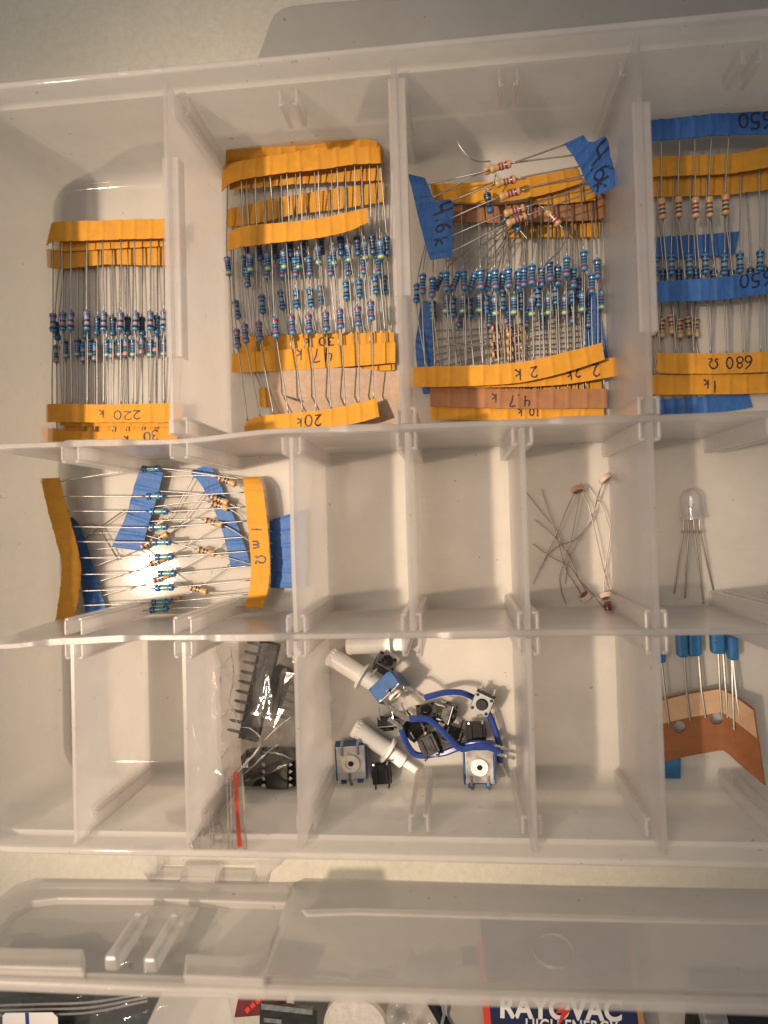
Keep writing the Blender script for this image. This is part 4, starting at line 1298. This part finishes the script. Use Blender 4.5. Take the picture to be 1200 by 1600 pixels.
wire('blue wire looping low round the front of the button heap', [(500, 535, 12), (512, 570, 11), (532, 615, 9.4), (560, 652, 8.4), (600, 662, 8), (650, 656, 8), (705, 648, 8.6), (760, 628, 9.4), (830, 606, 11), (890, 604, 11.4), (935, 618, 11.6)],
     [([(440, 490, 13), (465, 505, 13), (485, 520, 12.6), (502, 538, 12)], .75), ([(932, 615, 11.6), (980, 628, 11.6), (1042, 646, 11)], .5)])

# ------------------------------------------------------------------ zip bag compartment
c8 = cv(250, 960, 4.0)
def header(label, A, B, wA, wB, z0, z1, npin, side, h=6):
    """black pin header: A, B axis ends (zoom px), half widths as zoom vectors, pins on one side"""
    t = thing('pin_header', label, 'pin header', P(*c8(*A), 2.1), 'black pin headers in the bag')
    ax = Vector(B) - Vector(A)
    nx = Vector((-ax.y, ax.x)).normalized()
    bm = bmesh.new()
    poly = [Vector(A) + nx * wA, Vector(B) + nx * wA, Vector(B) - nx * wA, Vector(A) - nx * wA]
    zs = [z0, z1, z1, z0]
    add_prism(bm, [P(*c8(*p), z_) for p, z_ in zip(poly, zs)], (0, 0, -3.0))
    e0, e1 = nx * side * (wA + 3), nx * side * (wA + 16)
    add_prism(bm, [P(*c8(*(Vector(A) + e0)), z0 - .6), P(*c8(*(Vector(B) + e0)), z1 - .6), P(*c8(*(Vector(B) + e1)), z1 - .6), P(*c8(*(Vector(A) + e1)), z0 - .6)], (0, 0, -2))
    obj('housing', bm, M['black'], t, bevel=.25)
    for k in range(npin):
        f_ = (k + .35) / npin
        c = Vector(A).lerp(Vector(B), f_); z_ = z0 + (z1 - z0) * f_
        p0 = c + nx * side * (wA - 4); p1 = c + nx * side * (wA + 78); p2 = c + nx * side * (wA + 94)
        bm = bmesh.new()
        add_tube(bm, [P(*c8(*p0), z_ - .9), P(*c8(*p1), z_ - 1.0), P(*c8(*p2), z_ - 1.1)], .5, 4, radii=[.52, .48, .12])
        obj('pin', bm, M['grey_metal'], t)
header('long black pin header with ten grey pins, in the clear zip bag', (690, 182), (555, 790), 54, 54, 22, 22, 10, 1)
header('shorter black pin header with white pins, right of the long one', (772, 335), (668, 640), 48, 48, 18, 18, 6, -1)

t = thing('chip_foam', 'square of black anti static foam under the chip', 'foam', P(*c8(668, 1035), 2.1))
bm = bmesh.new()
add_prism(bm, [P(*c8(x, y), 9) for x, y in [(500, 885), (560, 872), (700, 868), (880, 868), (884, 1186), (760, 1184), (640, 1190), (538, 1187), (520, 1060)]], (0, 0, -6.5))
bmesh.ops.subdivide_edges(bm, edges=bm.edges[:], cuts=3, use_grid_fill=True)
obj('foam_block', bm, M['foam'], t, bevel=.6)
t = thing('chip', 'black chip with eight bright legs pressed into the foam', 'chip', P(*c8(730, 995), 9))
bm = bmesh.new()
add_prism(bm, [P(*c8(x, y), 12.6) for x, y in [(662, 905), (800, 905), (800, 1094), (662, 1094)]], (0, 0, -3.2))
obj('case', bm, M['black'], t, bevel=.35)
for sx, x in ((-1, 650), (1, 812)):
    for k in range(4):
        y = 938 + k * 43
        bm = bmesh.new()
        a = P(*c8(x - sx * 8, y), 11.3); b_ = P(*c8(x + sx * 8, y + 3), 11.0)
        add_bar(bm, a, b_, 1.1, .3); add_bar(bm, b_, b_ - Vector((0, 0, 2.4)), .7, .3)
        obj('leg', bm, M['solder'], t, bevel=.08)

# the bag itself: a crumpled clear sheet draped over everything, pressed zip, red strip
t = thing('zip_bag', 'crumpled clear zip bag with a red seal strip around the pin headers', 'zip bag', P(*c8(400, 900), 2.1))
rows = [  # (left x, right x, y, height left, mid, right)
 (285, 880, 178, 20, 30, 24), (232, 880, 300, 14, 29, 24), (270, 880, 420, 16, 30, 25), (205, 880, 690, 14, 29, 24), (238, 880, 800, 15, 27, 22), (232, 850, 930, 14, 25, 16),
 (240, 640, 1010, 14, 22, 14), (272, 520, 1120, 16, 23, 16), (225, 520, 1230, 22, 27, 22), (200, 530, 1330, 32, 38, 34), (190, 545, 1400, 41, 45, 43), (196, 548, 1470, 48, 49, 48.5)]
random.seed(21)
NU, NV = 13, 21
ridges = []
for _ in range(34):
    a = (random.random(), random.random()); an = random.uniform(0, math.pi)
    ridges.append((a, (math.cos(an), math.sin(an)), random.uniform(.05, .3), random.uniform(1.4, 4.2) * random.choice((-1, 1, 1)), random.uniform(.012, .035)))
def bagz(u, v):
    h = 0
    for (a, d_, ln, amp, wd) in ridges:
        du, dv = (u - a[0]) * .55, v - a[1]
        s_ = du * d_[0] + dv * d_[1]; q_ = -du * d_[1] + dv * d_[0]
        h += amp * max(0, 1 - abs(q_) / wd * .5) * max(0, 1 - abs(s_) / ln)
    return h
bm = bmesh.new()
grid = []
rv = [Vector(r_) if False else r_ for r_ in rows]
for j in range(NV + 1):
    f_ = j / NV * (len(rows) - 1); k = min(int(f_), len(rows) - 2); tt = f_ - k
    r_ = [a + (b_ - a) * tt for a, b_ in zip(rows[k], rows[k + 1])]
    line = []
    for i in range(NU + 1):
        u = i / NU
        z_ = r_[3] * (1 - u) ** 2 + r_[4] * 2 * u * (1 - u) * 1.1 + r_[5] * u * u
        z_ += (bagz(u, j / NV) + random.uniform(-1.5, 1.5)) * (1 if 0 < i < NU else .4)
        u = min(1, max(0, u + (random.uniform(-.028, .028) if 0 < i < NU else 0)))
        z_ = max(z_, 4)
        line.append(bm.verts.new(P(*c8(r_[0] + (r_[1] - r_[0]) * u, r_[2] + (random.uniform(-14, 14) if 0 < j < NV else 0)), z_)))
    grid.append(line)
for j in range(NV):
    for i in range(NU):
        q = (grid[j][i], grid[j][i + 1], grid[j + 1][i + 1], grid[j + 1][i])
        if random.random() < .5:
            bm.faces.new((q[0], q[1], q[2])); bm.faces.new((q[0], q[2], q[3]))
        else:
            bm.faces.new((q[0], q[1], q[3])); bm.faces.new((q[1], q[2], q[3]))
obj('film', bm, M['bag'], t)
def bag_point(x, y, up_=.4):
    ys = [r_[2] for r_ in rows]
    k = max(0, min(len(rows) - 2, sum(1 for q in ys if q <= y) - 1))
    tt = min(1, max(0, (y - ys[k]) / (ys[k + 1] - ys[k])))
    r_ = [a + (b_ - a) * tt for a, b_ in zip(rows[k], rows[k + 1])]
    u = min(1, max(0, (x - r_[0]) / (r_[1] - r_[0])))
    z_ = r_[3] * (1 - u) ** 2 + r_[4] * 2 * u * (1 - u) * 1.1 + r_[5] * u * u + bagz(u, (k + tt) / (len(rows) - 1))
    return P(*c8(x, y), max(z_, 4) + up_)
for line in ([(200, 690), (230, 665), (262, 655), (345, 665), (400, 620), (440, 560)], [(200, 695), (230, 800), (258, 870), (262, 960)], [(235, 970), (270, 1060), (285, 1170), (318, 1215)],
             [(190, 1410), (270, 1380), (330, 1320), (380, 1300)], [(340, 955), (400, 1000), (437, 1030), (520, 950), (630, 810), (600, 740), (540, 705), (470, 715)],
             [(437, 1030), (475, 1060), (440, 1150), (380, 1260)], [(630, 810), (740, 700), (825, 640)], [(640, 860), (740, 870), (828, 905)], [(300, 410), (375, 405), (340, 450)],
             [(305, 560), (300, 700), (308, 840), (260, 900)], [(440, 200), (460, 380), (430, 560)], [(340, 950), (400, 870), (440, 810)], [(200, 1440), (260, 1300), (240, 1130)],
             [(240, 300), (300, 350), (380, 330), (450, 250)], [(318, 1215), (300, 1290), (350, 1330)], [(190, 1405), (205, 1450), (215, 1470)], [(520, 1000), (600, 930), (690, 845), (760, 800)],
             [(410, 520), (470, 620), (480, 705)], [(262, 960), (300, 900), (330, 850)], [(360, 950), (350, 1040), (400, 1120), (470, 1080)]):
    pv = catmull([Vector((x, y, 0)) for x, y in line], 26)
    bm = bmesh.new()
    add_tube(bm, [bag_point(p.x + random.uniform(-2, 2), p.y + random.uniform(-2, 2), .35) for p in pv], .2, 5,
             radii=[(.05 + .24 * math.sin(math.pi * i / 26) * random.uniform(.5, 1.2)) for i in range(27)])
    obj('film_crease', bm, M['crease'], t, smooth=True)
# a flat fold of the film that catches the lamp
bm = bmesh.new()
pc = P(*c8(665, 540), 27)
fn = Vector((-.085, .085, 1))
def on_fold(x, y, k):
    p = P(*c8(x, y), 27)
    p.z = 27 - (fn.x * (p.x - pc.x) + fn.y * (p.y - pc.y)) + k
    return p
Lf = catmull([Vector((660, 352, 0)), Vector((640, 470, 0)), Vector((600, 570, 0)), Vector((556, 618, 0))], 18)
Rf = catmull([Vector((668, 358, 0)), Vector((690, 440, 0)), Vector((704, 560, 0)), Vector((698, 656, 0))], 18)
V = [[bm.verts.new(on_fold(*(a.lerp(b_, i / 9)).xy, random.uniform(-.012, .012) + .12 * math.sin(i * 1.1) * math.sin(a.y * .03))) for i in range(10)] for a, b_ in zip(Lf, Rf)]
for j in range(18):
    for i in range(9):
        bm.faces.new((V[j][i], V[j][i + 1], V[j + 1][i + 1], V[j + 1][i]))
obj('film_fold', bm, M['film'], t, smooth=True)
bm = bmesh.new()
for x0, x1, z0, z1 in ((300, 318, 16, 40), (330, 334, 18, 40), (420, 428, 20, 39), (440, 452, 20, 39), (515, 540, 20, 39)):
    add_tube(bm, [P(*c8(x0, 1010 if x0 > 400 else 1150), z0 + 6), P(*c8((x0 + x1) / 2, 1250), (z0 + z1) / 2 + 4), P(*c8(x1, 1462), z1 + 9)], .22, 5)
obj('zip_rib', bm, M['zip'], t, smooth=True)
bm = bmesh.new()
mid_ = [(462, 488, 985, 24), (466, 490, 1100, 27), (470, 495, 1230, 33), (478, 504, 1350, 43), (484, 513, 1458, 49.6)]
lft = catmull([P(*c8(a, y), z_) for a, b_, y, z_ in mid_], 20); rgt = catmull([P(*c8(b_, y), z_) for a, b_, y, z_ in mid_], 20)
for k in range(20):
    q = [bm.verts.new(p) for p in (lft[k], rgt[k], rgt[k + 1], lft[k + 1])]
    bm.faces.new(q)
bmesh.ops.remove_doubles(bm, verts=bm.verts[:], dist=1e-4)
bmesh.ops.solidify(bm, geom=bm.faces[:], thickness=.4)
obj('seal_strip', bm, M['red'], t)

# ------------------------------------------------------------------ capacitors on brown carrier tape
c9 = cv(960, 960, 4.0)
t = thing('capacitor_strip', 'blue capacitors on a bent brown carrier tape, front right compartment', 'capacitor strip', P(*c9(600, 700), 2.1))
top = [(230, 548, 6), (305, 526, 6), (450, 492, 6), (560, 474, 6.6), (650, 461, 7), (700, 474, 8), (780, 520, 11), (878, 592, 16)]
low = [(240, 936, 4), (315, 915, 4), (450, 884, 4), (570, 862, 4.4), (655, 848, 5), (700, 858, 6), (800, 945, 9), (946, 1066, 15)]
N_ = 150
A = catmull([Vector((*c9(x, y), z_)) for x, y, z_ in top], N_); B = catmull([Vector((*c9(x, y), z_)) for x, y, z_ in low], N_)
A = [P(*p) for p in A]; B = [P(*p) for p in B]
holes = [P(*c9(405, 700), 5), P(*c9(636, 648), 6)]
def tapemesh(f0, f1, off, th, cut=True, m='kraft', nm='carrier_tape', nv=26):
    bm = bmesh.new()
    rows_ = []
    for i in range(N_ + 1):
        nrm = (B[i] - A[i]).cross(A[min(i + 1, N_)] - A[max(i - 1, 0)]).normalized()
        if nrm.z < 0: nrm = -nrm
        rows_.append([A[i].lerp(B[i], f0 + (f1 - f0) * j / nv) + nrm * off for j in range(nv + 1)])
    V = [[bm.verts.new(p) for p in rr] for rr in rows_]
    for i in range(N_):
        for j in range(nv):
            c = (rows_[i][j] + rows_[i + 1][j + 1]) / 2
            if cut and any((Vector((c.x - h.x, c.y - h.y, 0))).length < 1.9 for h in holes):
                continue
            bm.faces.new((V[i][j], V[i + 1][j], V[i + 1][j + 1], V[i][j + 1]))
    loose_ = [v for v in bm.verts if not v.link_faces]
    bmesh.ops.delete(bm, geom=loose_, context='VERTS')
    bmesh.ops.solidify(bm, geom=bm.faces[:], thickness=th)
    return obj(nm, bm, M[m], t, smooth=True, angle=40)
tapemesh(0, 1, 0, .45, nv=84)
tapemesh(.01, .38, .55, .15, cut=False, m='kraft_light', nm='cover_tape', nv=12)
caps = [([(250, 215), (325, 215), (328, 306), (250, 312)], 7, ((296, 305, 320, 525, 342, 684),)),
        ([(392, 110), (462, 100), (468, 276), (402, 272)], 8, ((437, 272, 452, 495, 475, 660),)),
        ([(462, 100), (546, 110), (553, 262), (466, 270)], 6.5, ((527, 262, 544, 478, 570, 645),)),
        ([(606, 90), (695, 90), (700, 252), (616, 250)], 8, ((650, 250, 660, 464, 672, 625), (680, 252, 697, 480, 706, 645))),
        ([(695, 120), (715, 125), (722, 258), (700, 256)], 5.5, ()),
        ([(716, 135), (780, 138), (785, 294), (722, 290)], 9.5, ((742, 290, 765, 530, 790, 700), (735, 290, 740, 520, 748, 720)))]
for poly, z_, leads in caps:
    bm = bmesh.new()
    add_prism(bm, [P(*c9(x, y), z_ + 1.5) for x, y in poly], (0, 0, -3.2))
    k = obj('capacitor', bm, M['cap_blue'], t, bevel=.9, seg=3)
    for (xa, ya, xb, yb, xc, yc) in leads:
        bm = bmesh.new()
        pz = P(*c9(xb, yb), 8).z
        # height of the carrier tape where the lead crosses it
        zt = min((((proj(A[i])[0] - c9(xb, yb)[0]) ** 2, A[i].z) for i in range(N_ + 1)))[1]
        zb = min((((proj(A[i])[0] - c9(xb, yb)[0]) ** 2, A[i].lerp(B[i], .45).z) for i in range(N_ + 1)))[1]
        add_tube(bm, [P(*c9(xa, ya - 4), z_), P(*c9((xa + xb) / 2, (ya + yb) / 2), (z_ + zt + .9) / 2), P(*c9(xb, yb), zt + .9), P(*c9(xc, yc), zb + .9)], .36, 6)
        obj('lead', bm, M['lead'], k, smooth=True)
bm = bmesh.new()
add_prism(bm, [P(*c9(x, y), 3.6) for x, y in [(250, 905), (416, 900), (417, 1034), (250, 1036)]], (0, 0, -1.4))
o = obj('capacitor', bm, M['cap_blue'], None, bevel=.3, origin=P(*c9(340, 970), 2.1))
tag(o, 'blue capacitor poking out beneath the lower edge of the brown tape', 'capacitor')

# ------------------------------------------------------------------ things on the table behind the lid
def up(x, y, z):
    return P(x, y, z)
t = thing('battery_pack', 'navy blue battery carton with white RAYOVAC lettering, behind the lid', 'battery pack', P(870, 1560, 0))
zb = 12
bm = bmesh.new()
add_prism(bm, [up(x, y, zb) for x, y in [(752, 1468), (987, 1474), (1018, 1690), (770, 1690)]], (0, 0, -zb))
obj('carton', bm, M['batt_blue'], t, bevel=.5)
def sheet(nm, poly, z_, m, parent, th=.3):
    bm = bmesh.new()
    add_prism(bm, [up(x, y, z_) for x, y in poly], (0, 0, -th))
    return obj(nm, bm, M[m], parent)
sheet('red_edge', [(745, 1468), (755, 1468), (776, 1690), (764, 1690)], zb + .1, 'batt_red', t)
sheet('copper_edge', [(981, 1474), (989, 1474), (1020, 1690), (1010, 1690)], zb + .1, 'batt_gold', t)
def text_mesh(txt, px, py, z_, hpx, m, parent, nm='lettering', width=None, shear=0, bold=.0, th=.15):
    cu = bpy.data.curves.new('txt', 'FONT')
    cu.body = txt; cu.align_x = 'CENTER'; cu.align_y = 'BOTTOM_BASELINE'; cu.size = 1; cu.shear = shear; cu.offset = bold
    cu.space_character = 1.02; cu.extrude = .02
    to = bpy.data.objects.new('txt', cu); COL.objects.link(to)
    dg = bpy.context.evaluated_depsgraph_get()
    me = to.evaluated_get(dg).to_mesh()
    vs = [v.co.copy() for v in me.vertices]; fs = [list(p.vertices) for p in me.polygons]
    to.evaluated_get(dg).to_mesh_clear()
    bpy.data.objects.remove(to); bpy.data.curves.remove(cu)
    x0 = min(v.x for v in vs); x1 = max(v.x for v in vs); y1 = max(v.y for v in vs)
    sc_ = hpx / y1; sx = width / (x1 - x0) if width else sc_
    bm = bmesh.new()
    bv = [bm.verts.new(up(px + v.x * sx, py - v.y * sc_ + v.x * sx * .03, z_ + (th if v.z > 0 else 0))) for v in vs]
    for f in fs:
        try: bm.faces.new([bv[i] for i in f])
        except ValueError: pass
    return obj(nm, bm, M[m], parent)
text_mesh('RAYOVAC', 876, 1592, zb + .25, 34, 'batt_white', t, width=190, bold=.035)
text_mesh('HIGH ENERGY', 893, 1617, zb + .25, 24, 'batt_white', t, width=145, bold=.012)
sheet('lightning_mark', [(885, 1556), (868, 1584), (878, 1582), (870, 1606), (892, 1578), (882, 1579), (894, 1556)], zb + .55, 'batt_red', t)

o = sheet('backing_card', [(694, 1510), (748, 1512), (770, 1700), (706, 1700)], 11, 'grey_card', None, 1.0); o.name = 'backing_card'
tag(o, 'plain grey card standing left of the battery carton', 'card')
t = thing('zip_clip', 'dark angled clip with a bright pin left of the grey card', 'clip', P(683, 1590, 0))
bm = bmesh.new(); add_bar(bm, up(672, 1560, 12), up(702, 1612, 12), 2.2, 4)
obj('arm', bm, M['black'], t, bevel=.3)
bm = bmesh.new(); add_tube(bm, [up(690, 1566, 14), up(694, 1584, 14), up(688, 1610, 14)], .5, 6)
obj('pin', bm, M['solder'], t, smooth=True)
t = thing('circuit_board', 'dark red circuit board under the clear bag film, behind the lid', 'circuit board', P(410, 1580, 0))
sheet('board', [(384, 1500), (470, 1510), (440, 1584), (366, 1590)], 12, 'pcb_red', t, 1.4)
for k in range(5):
    sheet('printed_trace', [(382 + k * 8, 1578 - k * 7), (388 + k * 8, 1572 - k * 7), (392 + k * 8, 1578 - k * 7), (386 + k * 8, 1584 - k * 7)], 12.2, 'batt_red', t, .1)
t = thing('circuit_board', 'black circuit board with grey edge connector, behind the lid', 'circuit board', P(450, 1600, 0))
sheet('board', [(406, 1574), (494, 1585), (494, 1690), (404, 1690)], 16, 'pcb_black', t, 1.6)
sheet('connector', [(408, 1568), (488, 1578), (488, 1586), (408, 1577)], 18, 'grey_metal', t, 1.6)
sheet('chip_outline', [(412, 1590), (440, 1593), (440, 1600), (412, 1597)], 16.2, 'grey_metal', t, .1)
t = thing('round_disc', 'round pale disc lying between circuit boards and battery carton', 'disc', P(560, 1590, 0))
bm = bmesh.new()
C = up(556, 1610, 14)
add_lathe(bm, [(9.6, -5), (10.2, -4), (10.2, -1), (9.4, 0)], Matrix.Translation(C), 36)
obj('disc', bm, M['grey_hub'], t, smooth=True)
# zip bag with slate cloth at the far left
t = thing('zip_bag', 'clear zip bag of slate blue cloth with a white label, behind the lid', 'zip bag', P(120, 1590, 0))
bm = bmesh.new()
V = [[bm.verts.new(up(-60 + i * 15.5, 1500 + j * 12, 13 + 2.2 * math.sin(i * .9 + j) + 1.5 * math.sin(j * 1.7 + i * .3))) for i in range(21)] for j in range(16)]
for j in range(15):
    for i in range(20):
        bm.faces.new((V[j][i], V[j][i + 1], V[j + 1][i + 1], V[j + 1][i]))
bmesh.ops.solidify(bm, geom=bm.faces[:], thickness=2)
obj('cloth', bm, M['slate'], t, smooth=True, angle=60)
bm = bmesh.new()
V = [[bm.verts.new(up(-60 + i * 9.2, 1490 + j * 8, 19 + 1.6 * math.sin(i * .35 + j * .8) + random.uniform(-.3, .3))) for i in range(36)] for j in range(24)]
for j in range(23):
    for i in range(35):
        bm.faces.new((V[j][i], V[j][i + 1], V[j + 1][i + 1], V[j + 1][i]))
obj('film', bm, M['film'], t, smooth=True, angle=40)
for y0, y1 in ((1572, 1556), (1580, 1562), (1588, 1568)):
    bm = bmesh.new()
    add_tube(bm, catmull([up(-40, y0, 22), up(60, y0 - 3, 22), up(140, y0 - 6, 22), (up(230, y1 - 4, 22))], 24), .35, 5)
    obj('zip_rib', bm, M['zip'], t, smooth=True)
sheet('label', [(4, 1588), (8, 1583), (82, 1582), (90, 1590), (94, 1690), (4, 1690)], 23, 'paper', t, .2)
sheet('pen_line', [(39, 1583), (44, 1583), (50, 1690), (45, 1690)], 23.2, 'wire_blue', t, .1)
t = thing('film_bag', 'crumpled white plastic film behind the lid, left of the grey card', 'plastic film', P(640, 1590, 0))
bm = bmesh.new()
V = [[bm.verts.new(up(596 + i * 5, 1520 + j * 7, 12 + 1.6 * math.sin(i * .8 + j * .5) + 1.3 * math.sin(j * .9 - i * .35) + random.uniform(-.25, .25))) for i in range(18)] for j in range(24)]
for j in range(23):
    for i in range(17):
        bm.faces.new((V[j][i], V[j][i + 1], V[j + 1][i + 1], V[j + 1][i]))
obj('film', bm, plastic('white_film', (.85, .82, .8), .45, rough=.15, gloss=2), t, smooth=True, angle=60)
t = thing('power_adapter', 'black block at the right edge behind the lid', 'adapter', P(1170, 1610, 0))
bm = bmesh.new(); add_prism(bm, [up(x, y, 18) for x, y in [(1108, 1572), (1260, 1576), (1280, 1720), (1096, 1720)]], (0, 0, -18))
obj('case', bm, M['black'], t, bevel=1.5)
t = thing('plug_cover', 'small pale rounded cap beside the black block behind the lid', 'cap', P(1110, 1585, 0))
bm = bmesh.new(); add_lathe(bm, [(1.5, 0), (3.0, .6), (3.3, 3), (3.0, 6), (1.8, 7)], axis_matrix(up(1094, 1592, 19), (1, .1, .1)), 20)
obj('cap', bm, M['rib'], t, smooth=True)
